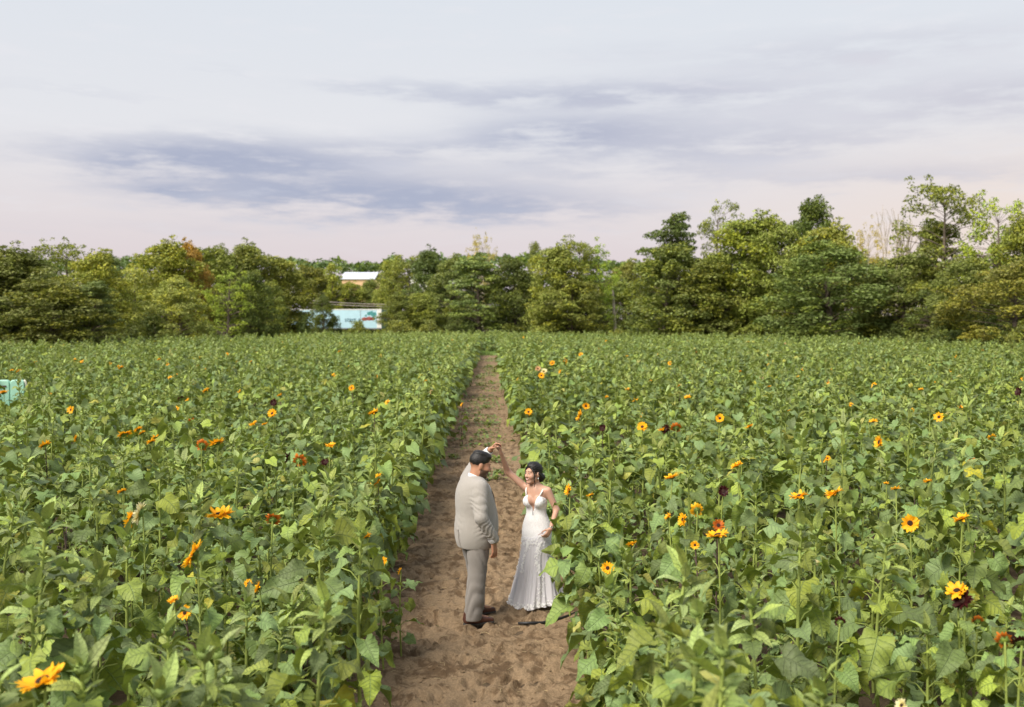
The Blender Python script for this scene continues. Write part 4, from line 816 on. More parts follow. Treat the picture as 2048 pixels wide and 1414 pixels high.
for X, Y, h, k, d in rest:
    fl = rnd.random() < (0.03 if d < 45 else 0.012) and d > 13
    if fl: k = 'flower'
    i = rnd.randrange(len(PROTO[k])); h0 = PROTO[k][i]['h']; s = h / h0
    if fl: h = rnd.uniform(1.2, 1.5); s = h / h0
    xy = (1.0 if d < 40 else 1.3) * rnd.uniform(0.9, 1.12)
    P.append((X, Y, 0)); Vi.append(VAR[k, i, 0 if d < 34 else 1]); Ro.append((rnd.gauss(0, 0.05), rnd.gauss(0, 0.05), rnd.uniform(0, 6.28))); Sc.append((xy, xy, s))
    if fl:
        nm = Vector([a + rnd.gauss(0, 0.3) for a in rnd.choice([NORM['S'], NORM['S'], NORM['S'], NORM['L'], NORM['L'], NORM['B'], NORM['F']])]).normalized(); e = nm.to_track_quat('Z', 'Y').to_euler()
        P.append((X, Y, h + 0.01)); Vi.append(VAR['head', rnd.choice('YYYYYYYYYYMMOP')]); Ro.append(tuple(e)); dd = rnd.uniform(0.10, 0.19); Sc.append((dd, dd, dd))
me = bpy.data.meshes.new('sunflower_field'); me.from_pydata(P, [], [])
me.attributes.new('variant', 'INT', 'POINT').data.foreach_set('value', np.array(Vi, np.int32))
me.attributes.new('turn', 'FLOAT_VECTOR', 'POINT').data.foreach_set('vector', np.array(Ro, np.float32).ravel())
me.attributes.new('size', 'FLOAT_VECTOR', 'POINT').data.foreach_set('vector', np.array(Sc, np.float32).ravel())
fo = obj('sunflower_field', me); set_props(fo, kind='stuff', label='mass of green sunflower plants filling the field on both sides of the path')
ng = bpy.data.node_groups.new('spread_plants', 'GeometryNodeTree'); ng.interface.new_socket('Geometry', in_out='INPUT', socket_type='NodeSocketGeometry'); ng.interface.new_socket('Geometry', in_out='OUTPUT', socket_type='NodeSocketGeometry')
gi = ng.nodes.new('NodeGroupInput'); go = ng.nodes.new('NodeGroupOutput'); ci = ng.nodes.new('GeometryNodeCollectionInfo'); ci.inputs['Collection'].default_value = field_col; ci.inputs['Separate Children'].default_value = True; ci.inputs['Reset Children'].default_value = True
ip = ng.nodes.new('GeometryNodeInstanceOnPoints'); ip.inputs['Pick Instance'].default_value = True
def nattr(n, t_): a = ng.nodes.new('GeometryNodeInputNamedAttribute'); a.data_type = t_; a.inputs['Name'].default_value = n; return next(o for o in a.outputs if o.enabled and o.name == 'Attribute')
e2r = ng.nodes.new('FunctionNodeEulerToRotation'); ng.links.new(nattr('turn', 'FLOAT_VECTOR'), e2r.inputs[0])
ng.links.new(gi.outputs[0], ip.inputs['Points']); ng.links.new(ci.outputs[0], ip.inputs['Instance']); ng.links.new(nattr('variant', 'INT'), ip.inputs['Instance Index']); ng.links.new(e2r.outputs[0], ip.inputs['Rotation']); ng.links.new(nattr('size', 'FLOAT_VECTOR'), ip.inputs['Scale']); ng.links.new(ip.outputs[0], go.inputs[0])
fo.modifiers.new('spread', 'NODES').node_group = ng

# ------------------------------------------------------------------ weeds on the path, grass strip at its end
wl = [leaf_geo(4, 1, 0.8, 0.25, 0.2, 0.8, 300 + i) for i in range(3)]
def weed_mesh(seed):
    rs = np.random.RandomState(seed); mb = MB()
    for k in range(34):
        th = rs.uniform(0, 6.28); el = rs.uniform(0.1, 1.2); r_ = rs.rand() ** 0.7 * 0.2; p = Vector((math.cos(th) * r_, math.sin(th) * r_, 0.01 + 0.14 * rs.rand() * (1 - r_ * 3.5))); d = Vector((math.cos(th) * math.cos(el), math.sin(th) * math.cos(el), math.sin(el)))
        M = np.array(frame(p, d, (0, 0, 1), rs.uniform(0.05, 0.10))); V, Q, uv = wl[rs.randint(3)]; mb.add(V @ M[:3, :3].T + M[:3, 3], Q, uv=uv, a=rs.rand() * 0.136)
    return mb.mesh('weed_leaves')
WM = [weed_mesh(s) for s in (1, 2, 3)]
for m in WM: m.materials.append(M_LEAF)
wsb = MB()
for k in range(7): th = k * 0.9; wsb.tube([(0, 0, -0.01), (math.cos(th) * .07, math.sin(th) * .07, .06), (math.cos(th) * .15, math.sin(th) * .15, .08)], [.004, .003, .002], 4, cap=False)
WS = wsb.mesh('weed_stems'); WS.materials.append(M_STEM)
for i, (px, py, s_, where) in enumerate([(975, 850, 0.85, 'in the middle of the path far behind the couple'), (985, 895, 0.8, 'just above the joined hands'), (992, 925, 0.9, 'behind the groom, upper one'), (997, 945, 0.7, 'behind the groom, middle one'), (985, 958, 0.95, 'behind the groom, lower one'), (960, 772, 1.1, 'left side of the path far back'), (985, 768, 1.2, 'right side of the path far back'), (990, 745, 1.3, 'near the far end of the path'), (972, 818, 0.7, 'small one on the far path'),
                                  (905, 915, 0.7, 'at the left path edge behind the groom'), (1065, 905, 0.9, 'in the opening beside the path, left one'), (1085, 915, 0.8, 'in the opening beside the path, right one'), (980, 735, 1.3, 'leftmost near the far end of the path'), (960, 758, 1.2, 'left of the path middle far back')]):
    p = at_z(px, py, 0); r_ = empty('weed', (p.x, p.y, path_z(p.x, p.y)), rnd.uniform(0, 6.28), label=f'low green weed on bare soil, {where}', cat='weed', group='weeds on the path'); r_.scale = (s_ * 1.35,) * 3
    obj('leaves', WM[i % 3], None, r_); obj('stems', WS, None, r_)
mb = MB(); rs = np.random.RandomState(31)
for _ in range(2600):                                       # seedlings that green the middle of the path further back
    y_ = 22 + 62 * rs.rand() ** 1.3; x = PATH_X + rs.normal() * 0.38
    if vnoise(np.array([x * 1.3 + 9]), np.array([y_ * 0.35]), 8)[0] < 0.5: continue
    th = rs.uniform(0, 6.28); M = np.array(frame(Vector((x, y_, path_z(x, y_) + 0.005)), (math.cos(th), math.sin(th), rs.uniform(0.2, 1.2)), (0, 0, 1), rs.uniform(0.05, 0.12))); V, Q, uv = wl[rs.randint(3)]; mb.add(V @ M[:3, :3].T + M[:3, 3], Q, uv=uv, a=rs.rand() * 0.136)
o = obj('seedlings', mb.mesh('seedlings'), M_LEAF); set_props(o, kind='stuff', label='thin green seedlings scattered over the far path')
mb = MB(); rs = np.random.RandomState(3)
M_GRASS = plain('grass_blade', (0.20, 0.30, 0.07), 0.7, 0.3, 3)
for _ in range(5200):
    x = PATH_X + rs.uniform(-1.6, 1.6); y_ = rs.uniform(PATH_END - 1.0, PATH_END + 9); h_ = rs.uniform(0.12, 0.34); th = rs.uniform(0, 6.28); w0 = 0.03; dx, dy = math.cos(th) * w0, math.sin(th) * w0; lx, ly = rs.normal(size=2) * 0.08
    mb.add([(x - dx, y_ - dy, -.05), (x + dx, y_ + dy, -.05), (x + lx, y_ + ly, h_)], T=[(0, 1, 2)])
o = obj('grass_strip', mb.mesh('grass_strip', False), M_GRASS); set_props(o, kind='stuff', label='strip of bright grass across the far end of the path')

# ------------------------------------------------------------------ black hose and the mint green seat at the left edge
M_HOSE = plain('black_plastic', (0.012, 0.012, 0.013), 0.45, 0.2)
a = at_z(1036, 1248, 0); b = at_z(1085, 1247, 0); c = at_z(1122, 1238, 0); d = at_z(1165, 1222, 0); mb = MB(); hz = max(path_z(p.x, p.y) for p in (a, b, c)) + 0.006; zz = lambda p: Vector((p.x, p.y, hz))
mb.tube([zz(a), zz(a.lerp(b, .5)), zz(b), zz(c), zz(d)], [0.015, 0.017, 0.017, 0.015, 0.013], 8)
set_props(obj('irrigation_hose', mb.mesh('irrigation_hose'), M_HOSE), 'short black hose lying on the soil in front of the bride', 'hose')
M_MINT = plain('mint_paint', srgb(160, 206, 184), 0.4, 0.08, 3); M_PALEP = plain('pale_paint', (0.66, 0.64, 0.52), 0.6, 0.1, 5)
DB = 27.0; p = at_d(10, 790, DB); px_m = FPX / DB; zt = CAM_H - (760 - HORIZON) / px_m
r_ = empty('painted_seat', (p.x, p.y, 0), 0.12, label='mint green seat back with rounded top showing above the plants at the left edge', cat='seat')
def lobe(x0, x1, z0_, z1_, y0, th, rr):
    mb = MB(); n = 8; prof = [(x0, z0_)] + [(x0 + rr - rr * math.cos(math.pi / 2 * k / n), z1_ - rr + rr * math.sin(math.pi / 2 * k / n)) for k in range(n + 1)] + [(x1 - rr + rr * math.sin(math.pi / 2 * k / n), z1_ - rr + rr * math.cos(math.pi / 2 * k / n)) for k in range(n + 1)] + [(x1, z0_)]
    m = len(prof); ins = 0.03; cx = (x0 + x1) / 2; V = []
    for yy, k in ((y0 + 0.02, 1.0), (y0, 0.93), (y0 + th, 0.93), (y0 + th - 0.02, 1.0)): V += [(cx + (x - cx) * k, yy, z if k == 1 else z0_ + (z - z0_) * (0.97)) for x, z in prof]
    Q = []; order = [(1, 0), (0, 3), (3, 2)]
    for a_, b_ in order: Q += [(a_ * m + i, b_ * m + i, b_ * m + i + 1, a_ * m + i + 1) for i in range(m - 1)]
    mb.add(V, Q); c0 = mb.n; f1 = [V[m + i] for i in range(m)]; mb.add([(cx, y0, (z0_ + z1_) / 2)] + f1, T=[(0, i + 2, i + 1) for i in range(m - 1)]); f2 = [V[2 * m + i] for i in range(m)]; mb.add([(cx, y0 + th, (z0_ + z1_) / 2)] + f2, T=[(0, i + 1, i + 2) for i in range(m - 1)])
    return mb.mesh('seat_back')
x1 = 36 / px_m; obj('seat_back', lobe(x1 - 0.36, x1, 0.55, zt, 0, 0.14, 0.09), M_MINT, r_); obj('seat_back', lobe(x1 - 0.80, x1 - 0.375, 0.55, zt, 0, 0.14, 0.09), M_MINT, r_)
mb = MB(); mb.box((x1 - 0.4, -0.25, 0.5), (0.86, 0.5, 0.1)); obj('seat', mb.mesh('seat', False), M_MINT, r_)
mb = MB(); mb.tube([(x1 + 0.035, 0.07, 0.0), (x1 + 0.035, 0.07, zt - 0.14), (x1 + 0.015, 0.07, zt - 0.05), (x1 - 0.02, 0.07, zt - 0.02)], 0.032, 8); obj('side_post', mb.mesh('side_post'), M_PALEP, r_)
for xx in (x1 - 0.75, x1 - 0.05): mb = MB(); mb.box((xx, -0.4, 0.22), (0.06, 0.06, 0.45)); obj('leg', mb.mesh('leg', False), M_PALEP, r_)
mb = MB(); mb.box((x1 - 0.56, -0.012, zt - 0.17), (0.22, 0.012, 0.035)); obj('slot', mb.mesh('slot', False), plain('dark_red', (0.09, 0.03, 0.025)), r_)

# ------------------------------------------------------------------ people: smooth solids blended and meshed as one surface
def V3(*a): return np.array(a, np.float32)
def rcone(a, b, r1, r2):
    a = V3(*a); b = V3(*b); ba = b - a; L2 = max(1e-9, float(ba @ ba))
    def f(p):
        t_ = np.clip(((p - a) @ ba) / L2, 0, 1); return np.linalg.norm(p - a - t_[:, None] * ba, axis=1) - (r1 + (r2 - r1) * t_)
    return f
def ell(c, r, M=None):
    c = V3(*c); r = V3(*r); M = None if M is None else np.array(M, np.float32)
    def f(p):
        q = p - c
        if M is not None: q = q @ M
        k0 = np.linalg.norm(q / r, axis=1); k1 = np.linalg.norm(q / (r * r), axis=1) + 1e-9; return k0 * (k0 - 1) / k1
    return f
def sph(c, r): return rcone(c, (c[0], c[1], c[2] + 1e-4), r, r)
def rbox(c, h, rr, M=None):
    c = V3(*c); h = V3(*h) - rr; M = None if M is None else np.array(M, np.float32)
    def f(p):
        q = p - c
        if M is not None: q = q @ M
        q = np.abs(q) - h; return np.linalg.norm(np.maximum(q, 0), axis=1) + np.minimum(q.max(1), 0) - rr
    return f
def plane(n, d):                      # solid where n.p < d
    n = V3(*n); n = n / np.linalg.norm(n); return lambda p: p @ n - d
class Solid:
    def __init__(s): s.ops = []; s.pre = None; s.post = []
    def u(s, f, k=0.02): s.ops.append(('u', k, f)); return s
    def cut(s, f, k=0.004): s.ops.append(('s', k, f)); return s
    def keep(s, f, k=0.004): s.ops.append(('i', k, f)); return s
    def bump(s, f): s.ops.append(('d', 0, f)); return s
    def __call__(s, p):
        d = np.full(len(p), 1e3, np.float32)
        for op, k, f in s.ops:
            e = f(p)
            if op == 'd': d = d + e; continue
            if op == 's': e = -e
            if op == 'u':
                h = np.maximum(k - np.abs(d - e), 0) / k; d = np.minimum(d, e) - h * h * k * 0.25
            else:
                h = np.maximum(k - np.abs(d - e), 0) / k; d = np.maximum(d, e) + h * h * k * 0.25
        return d
def mesh_solid(name, sd, lo, hi, h, smooth=1, margin=0.03):
    lo = np.array(lo, np.float32); hi = np.array(hi, np.float32); B = 8
    nb = np.ceil((hi - lo) / (h * B)).astype(int); n = nb * B + 1
    bc = np.stack(np.meshgrid(*[np.arange(k) for k in nb], indexing='ij'), -1).reshape(-1, 3)
    ctr = lo + (bc + 0.5) * B * h; d = sd(ctr.astype(np.float32)); act = bc[np.abs(d) < B * h * 0.87 + margin]
    D = np.full(n, 1.0, np.float32)
    # blocks well inside are marked negative so that no false walls appear
    ins = bc[d < -(B * h * 0.87 + margin)]
    for b in ins: D[b[0] * B:b[0] * B + B + 1, b[1] * B:b[1] * B + B + 1, b[2] * B:b[2] * B + B + 1] = -1
    loc = np.stack(np.meshgrid(*[np.arange(B + 1)] * 3, indexing='ij'), -1).reshape(-1, 3)
    for i0 in range(0, len(act), 300):
        a = act[i0:i0 + 300]; idx = (a[:, None, :] * B + loc[None]).reshape(-1, 3); D[idx[:, 0], idx[:, 1], idx[:, 2]] = sd((lo + idx * h).astype(np.float32))
    s = D < 0; c = [s[i:n[0] - 1 + i, j:n[1] - 1 + j, k:n[2] - 1 + k] for i in (0, 1) for j in (0, 1) for k in (0, 1)]
    cntc = sum(x.astype(np.int8) for x in c); cells = np.argwhere((cntc > 0) & (cntc < 8))
    ids = np.full(n - 1, -1, np.int32); ids[tuple(cells.T)] = np.arange(len(cells))
    acc = np.zeros((len(cells), 3), np.float32); num = np.zeros(len(cells), np.float32)
    cor = [np.array((i, j, k)) for i in (0, 1) for j in (0, 1) for k in (0, 1)]
    for a in cor:
        for ax in range(3):
            if a[ax]: continue
            b = a.copy(); b[ax] = 1; da = D[tuple((cells + a).T)]; db = D[tuple((cells + b).T)]; m = (da < 0) != (db < 0); t_ = np.where(m, da / np.where(m, da - db, 1), 0)
            acc += np.where(m[:, None], a + (b - a) * t_[:, None], 0); num += m
    V = lo + (cells + acc / num[:, None]) * h
    Q = []
    for ax in range(3):
        o1, o2 = (ax + 1) % 3, (ax + 2) % 3; sl0 = [slice(None)] * 3; sl1 = [slice(None)] * 3; sl0[ax] = slice(0, -1); sl1[ax] = slice(1, None)
        x = s[tuple(sl0)] != s[tuple(sl1)]; e = np.argwhere(x); e = e[(e[:, o1] > 0) & (e[:, o2] > 0) & (e[:, o1] < n[o1] - 1) & (e[:, o2] < n[o2] - 1)]
        neg = s[tuple(e.T)]
        def g(d1, d2): q = e.copy(); q[:, o1] -= d1; q[:, o2] -= d2; return ids[tuple(q.T)]
        q = np.stack([g(1, 1), g(0, 1), g(0, 0), g(1, 0)], 1); q[~neg] = q[~neg][:, ::-1]; Q.append(q)
    Q = np.concatenate(Q); Q = Q[(Q >= 0).all(1)]
    for _ in range(smooth):
        S_ = np.zeros_like(V); cn = np.zeros(len(V), np.float32)
        for a in range(4): np.add.at(S_, Q[:, a], V[Q[:, (a + 1) % 4]]); np.add.at(cn, Q[:, a], 1); np.add.at(S_, Q[:, a], V[Q[:, (a + 3) % 4]]); np.add.at(cn, Q[:, a], 1)
        V = V * 0.5 + 0.5 * S_ / np.maximum(cn, 1)[:, None]
    return V, Q
def hand(sd, wrist, fd, pn, side, curl, L=0.18, spread=0.10, thumb_in=0.4):
    """fd finger direction, pn palm normal, side towards the thumb; curl per finger joint"""
    fd = np.array(Vector(fd).normalized()); pn = np.array(pn, float); pn -= fd * (pn @ fd); pn /= np.linalg.norm(pn); sg = np.sign(np.cross(fd, pn) @ np.array(side)) or 1; sv = np.cross(fd, pn) * sg; W = np.array(wrist)
    pl = L * 0.5; s = L / 0.18
    for k in range(4): o = sv * (0.026 - 0.0175 * k) * s; sd.u(rcone(W + o * 0.6, W + fd * pl + o, 0.0145 * s, 0.0115 * s), 0.012)
    for k, fl in enumerate((0.40, 0.45, 0.42, 0.33)):
        p = W + fd * pl + sv * (0.027 - 0.0185 * k) * s; a = 0.0; base = fd + sv * spread * (1.2 - 0.8 * k); base /= np.linalg.norm(base)
        for j, (seg, rr) in enumerate(((0.48, 0.0098), (0.30, 0.0088), (0.24, 0.0078))):
            a += curl[k] if hasattr(curl, '__len__') else curl; dv = base * math.cos(a) + pn * math.sin(a); q = p + dv * L * fl * seg * 1.12; sd.u(rcone(p, q, rr * s, (rr - 0.0008) * s), 0.004); p = q
    p = W + fd * pl * 0.22 + sv * 0.024 * s; d1 = fd * 0.72 + sv * 0.62 + pn * thumb_in; d1 /= np.linalg.norm(d1); q = p + d1 * 0.042 * s; sd.u(rcone(p, q, 0.0145 * s, 0.0115 * s), 0.010)
    d2 = fd * 0.85 + sv * 0.25 + pn * thumb_in; d2 /= np.linalg.norm(d2); r_ = q + d2 * 0.032 * s; sd.u(rcone(q, r_, 0.0112 * s, 0.0100 * s), 0.004); d3 = fd * 0.95 + pn * thumb_in * 1.1; d3 /= np.linalg.norm(d3); sd.u(rcone(r_, r_ + d3 * 0.026 * s, 0.0100 * s, 0.0085 * s), 0.004)
def head(sd, c, M, s=1.0, fem=False, jaw=1.0):
    """c centre of the head, M columns right, forward, up"""
    M = np.array(M, np.float32); T = lambda x, y, z: tuple(np.array(c) + M @ (np.array((x, y, z)) * s)); E = lambda x, y, z, a, b, d: ell(T(x, y, z), (a * s, b * s, d * s), M)
    sd.u(E(0, -0.018, 0.038, 0.076, 0.096, 0.082), 0.03); sd.u(E(0, 0.028, -0.022, 0.062 * jaw, 0.066, 0.082), 0.03)
    sd.u(rcone(T(-0.047 * jaw, 0.008, -0.06), T(-0.012, 0.068, -0.098), 0.021 * s, 0.017 * s), 0.03); sd.u(rcone(T(0.047 * jaw, 0.008, -0.06), T(0.012, 0.068, -0.098), 0.021 * s, 0.017 * s), 0.03)
    sd.u(rcone(T(-0.034, 0.080, 0.030), T(0.034, 0.080, 0.030), 0.0115 * s, 0.0115 * s), 0.02)
    for k in (-1, 1):
        sd.u(sph(T(0.040 * k, 0.062, -0.026), 0.026 * s), 0.03); sd.cut(sph(T(0.031 * k, 0.107, 0.009), 0.0175 * s), 0.016); sd.u(sph(T(0.031 * k, 0.0785, 0.008), 0.0140 * s), 0.004)
        sd.u(E(0.077 * k, -0.012, -0.004, 0.009, 0.020, 0.032), 0.010); sd.u(sph(T(0.0125 * k, 0.098, -0.031), 0.0088 * s), 0.008)
    sd.u(rcone(T(0, 0.088, 0.016), T(0, 0.110, -0.026), 0.0085 * s, 0.0118 * s), 0.014)
    sd.u(rcone(T(-0.020, 0.086, -0.0555), T(0.020, 0.086, -0.0555), 0.0072 * s, 0.0072 * s), 0.008); sd.u(rcone(T(-0.015, 0.086, -0.0675), T(0.015, 0.086, -0.0675), 0.0082 * s, 0.0082 * s), 0.008)
    return T
def face_features(root, sd, T, s, gaze, smile, brow_h, brow_r, lip_col, skin):
    """eyes, lids, brows, lips and teeth laid on the face surface"""
    def surf(x, z, off=0.0):
        y = np.linspace(0.15, 0.03, 121); d = sd(np.array([T(x, q, z) for q in y], np.float32)); k = int(np.argmax(d < 0)); return T(x, y[k] + off / s, z)
    def strip(name, pts, rad, mat, off, sides=6):
        b = MB(); b.tube([surf(x, z, off) for x, z in pts], rad, sides); return obj(name, b.mesh(name), mat, root)
    n = 9
    for k in (-1, 1):
        ex = 0.031 * k; e = Solid(); c0 = surf(ex, 0.008, -0.0065 * s)
        b = MB(); V = []; U, W_ = 12, 8
        for i in range(W_ + 1):
            for j in range(U): V.append(tuple(np.array(c0) + np.array(T(math.sin(math.pi * i / W_) * math.cos(6.283 * j / U) * 0.0115, math.sin(math.pi * i / W_) * math.sin(6.283 * j / U) * 0.0085, math.cos(math.pi * i / W_) * 0.0062)) - np.array(T(0, 0, 0))))
        b.add(V, [(i * U + j, i * U + (j + 1) % U, (i + 1) * U + (j + 1) % U, (i + 1) * U + j) for i in range(W_) for j in range(U)]); eye = obj('eye', b.mesh('eye'), M_EYE, root)
        p0 = np.array(c0) + np.array(T(gaze * 0.0045, 0.0062, -0.0002)) - np.array(T(0, 0, 0)); b = MB(); b.add(ico_d * 0.0048 * s + p0, T=ico_t); obj('iris', b.mesh('iris'), M_IRIS, eye)
        strip('upper_lid', [(ex + (u - 0.5) * 0.027, 0.0128 - 0.010 * (2 * u - 1) ** 2) for u in np.linspace(0, 1, n)], [0.0008 + 0.0016 * math.sin(math.pi * min(1, .1 + .8 * u)) for u in np.linspace(0, 1, n)], M_HAIR, 0.001)
        strip('lower_lid', [(ex + (u - 0.5) * 0.024, 0.0018 + 0.006 * (2 * u - 1) ** 2) for u in np.linspace(0, 1, n)], 0.0010, skin, 0.0)
        strip('eyebrow', [(k * (0.014 + 0.038 * u), brow_h + 0.007 * math.sin(math.pi * (0.1 + 0.72 * u)) - 0.004 * u) for u in np.linspace(0, 1, n)], [brow_r * (1 - 0.6 * u) for u in np.linspace(0, 1, n)], M_HAIR, 0.0005)
    w = 0.027 if smile else 0.022; up = 0.011 if smile else 0.001; z0 = -0.0615
    lz = lambda u, dz: z0 + up * (2 * u - 1) ** 2 + dz * (1 - (2 * u - 1) ** 2)
    us = np.linspace(0, 1, 11); taper = lambda r: [r * (0.35 + 0.65 * math.sin(math.pi * u)) for u in us]
    if smile: strip('teeth', [((u - 0.5) * 2 * w * 0.86, lz(u, -0.0005)) for u in us], taper(0.0046), M_TEETH, 0.0005)
    strip('upper_lip', [((u - 0.5) * 2 * w, lz(u, 0.0058 if smile else 0.003)) for u in us], taper(0.0030), lip_col, 0.0010); strip('lower_lip', [((u - 0.5) * 2 * w, lz(u, -0.0078 if smile else -0.0045)) for u in us], taper(0.0037), lip_col, 0.0010)
M_EYE = plain('eye_white', (0.72, 0.70, 0.68), 0.2, 0.03); M_IRIS = plain('dark_iris', (0.015, 0.009, 0.006), 0.12, 0.1); M_TEETH = plain('teeth', (0.82, 0.79, 0.73), 0.25, 0.03); M_LIP = plain('lips', (0.44, 0.13, 0.12), 0.4, 0.1); M_LIPG = plain('lips_plain', (0.34, 0.15, 0.11), 0.5, 0.1)
def skin_mat(name, col, blush):
    m, t = new_mat(name); co = t.add('ShaderNodeTexCoord', out='Object'); n = t.noise(co, 9.0, 4); c = t.mix(t.m('MULTIPLY', t.smooth(n, 0.35, 0.7), 0.35), col, blush)
    pa = t.add('ShaderNodeAttribute', None, None, attribute_name='paint', attribute_type='GEOMETRY')
    c = t.mix(pa.outputs['Alpha'], c, pa.outputs['Color'])
    p = t.add('ShaderNodeBsdfPrincipled', {'Base Color': c, 'Roughness': 0.48, 'Specular IOR Level': 0.4, 'Subsurface Weight': 0.12, 'Subsurface Scale': 0.01}, None); p.inputs['Subsurface Radius'].default_value = (1.0, 0.35, 0.2)
    t.put(p.inputs['Normal'], t.add('ShaderNodeBump', {'Height': t.noise(co, 220, 2), 'Strength': 0.08, 'Distance': 0.003}))
    return finish(m, t, p.outputs[0])
M_SKIN_G = skin_mat('skin_tan', (0.42, 0.215, 0.13), (0.45, 0.18, 0.11)); M_SKIN_B = skin_mat('skin_fair', (0.50, 0.295, 0.205), (0.53, 0.27, 0.19))
def cloth(name, col, weave=900.0, bump=0.25, rough=0.85, sheen=0.2, fold=0.0):
    m, t = new_mat(name); co = t.add('ShaderNodeTexCoord', out='Object'); n = t.noise(co, 260.0, 3); n2 = t.noise(co, 6.0, 4)
    c = t.mix(n, tuple(x * 0.86 for x in col), tuple(min(1, x * 1.12) for x in col)); c = t.mix(t.m('MULTIPLY', t.smooth(n2, 0.4, 0.7), 0.25), c, tuple(x * 0.88 for x in col))
    p = t.add('ShaderNodeBsdfPrincipled', {'Base Color': c, 'Roughness': rough, 'Specular IOR Level': 0.2, 'Sheen Weight': sheen}, None)
    h = t.m('ADD', t.noise(co, weave, 2), t.m('MULTIPLY', t.noise(t.add('ShaderNodeMapping', {'Vector': co, 'Scale': (1, 1, 0.45)}), 13.0, 3), fold)); t.put(p.inputs['Normal'], t.add('ShaderNodeBump', {'Height': h, 'Strength': bump, 'Distance': 0.01}))
    return finish(m, t, p.outputs[0])
M_SUIT = cloth('beige_suit', (0.365, 0.335, 0.302), fold=2.6, bump=0.5); M_TROUSER = cloth('beige_trousers', (0.225, 0.203, 0.183), fold=2.4, bump=0.5); M_SHIRT = cloth('white_shirt', (0.80, 0.80, 0.82))
M_HAIR = plain('black_hair', (0.010, 0.008, 0.007), 0.42, 0.5, 60, 0.5, 140); M_SHOE = plain('brown_leather', (0.085, 0.035, 0.025), 0.32, 0.3, 12, 0.1, 80); M_LINING = plain('dark_trim', (0.05, 0.045, 0.04), 0.7)
M_METAL = plain('silver', (0.7, 0.68, 0.62), 0.25, 0.05, metal=1.0); M_SAGE = plain('sage_tie', (0.20, 0.23, 0.17), 0.7, 0.15)
def rotz(a): c_, s_ = math.cos(a), math.sin(a); return np.array([[c_, -s_, 0], [s_, c_, 0], [0, 0, 1]])
def rotx(a): c_, s_ = math.cos(a), math.sin(a); return np.array([[1, 0, 0], [0, c_, -s_], [0, s_, c_]])
def solid_obj(name, sd, lo, hi, h, mat, parent, smooth=1, paint=None, margin=0.03):
    V, Q = mesh_solid(name, sd, lo, hi, h, smooth, margin); return obj(name, np_mesh(name, V, Q, True, None, {'paint': paint(V)} if paint else None), mat, parent)
def folds(axis_a, axis_b, amp, freq, slant, r_in):
    """wrinkles across a sleeve or leg between two points"""
    a = np.array(axis_a); b = np.array(axis_b); ax = (b - a) / np.linalg.norm(b - a); L = np.linalg.norm(b - a)
    o = np.cross(ax, (0.3, 1, 0.1)); o /= np.linalg.norm(o); o2 = np.cross(ax, o)
    def f(p):
        q = p - a; t_ = q @ ax; x = q @ o; y = q @ o2; rad = np.sqrt(x * x + y * y); wgt = np.exp(-((t_ / L - 0.5) / 0.42) ** 4) * np.exp(-np.maximum(rad - r_in, 0) / 0.03)
        ph = t_ * freq + slant * np.arctan2(y, x) + 1.3 * np.sin(t_ * freq * 0.37 + 2 * np.arctan2(y, x)); return (-amp * np.abs(np.sin(ph)) ** 1.5 * wgt).astype(np.float32)
    return f

# hands meet here
HANDS = at_d(993, 886, 10.78)
# ---- the man in the beige suit
AZ_G = R(67); g_base = at_z(951, 1238, 0); GR = empty('person', (g_base.x, g_base.y, 0.0), -AZ_G, label='man in beige suit seen from behind, raising his hand to the woman', cat='person')
Rg = rotz(AZ_G); to_g = lambda p: Rg @ (np.array(p) - np.array((g_base.x, g_base.y, 0)))
RS, LS = np.array((0.215, -0.03, 1.425)), np.array((-0.215, 0.0, 1.46)); RE, RW = np.array((0.312, -0.065, 1.135)), np.array((0.282, 0.085, 0.875))
LW = to_g(at_d(981, 899, 10.84)); LE = to_g(at_d(955, 924, 11.02))
GS = 1.09; GH = np.array((0.012, 0.05, 1.625)); MG = rotz(-R(8)) @ rotx(-R(14))
RFt, LFt = np.array((0.145, -0.075, 0.0)), np.array((-0.145, 0.085, 0.0))
body = Solid()
Tg = head(body, GH, MG, GS, jaw=1.12)
body.u(rcone((0, -0.005, 1.44), tuple(np.array(Tg(0, -0.02, -0.05))), 0.075, 0.066), 0.03)
body.u(ell((0, -0.01, 1.27), (0.19, 0.13, 0.22)), 0.05); body.u(ell((0, 0.02, 1.02), (0.18, 0.15, 0.2)), 0.06)
for a, b, r1, r2 in ((RS, RE, 0.056, 0.045), (RE, RW, 0.045, 0.031), (LS, LE, 0.056, 0.045), (LE, LW, 0.045, 0.031)): body.u(rcone(a, b, r1, r2), 0.02)
for ft, sx_ in ((RFt, 1), (LFt, -1)):
    kn = np.array((0.115 * sx_, ft[1] * 0.5 + 0.01, 0.50)); hp = np.array((0.10 * sx_, -0.01, 0.92)); an = ft + np.array((0, -0.04, 0.09)); body.u(rcone(hp, kn, 0.095, 0.062), 0.04); body.u(rcone(kn, an, 0.062, 0.042), 0.03); body.u(rcone(an, ft + np.array((0.01 * sx_, 0.14, 0.045)), 0.038, 0.025), 0.02)
hand(body, RW + np.array((0, 0.0, -0.015)), (-0.06, 0.18, -1), (-0.75, -0.35, 0), (-0.2, 1, 0), (0.22, 0.30, 0.36, 0.42), 0.19, 0.06)
hd_dir = to_g(at_d(996, 884, 10.81)) - LW; up_g = Rg @ np.array((0.35, -0.5, 0.3))
hand(body, LW, hd_dir, Rg @ np.array((0.5, -0.35, -0.55)), (0, -0.2, 1), (0.42, 0.52, 0.6, 0.65), 0.165, 0.05, 0.5)
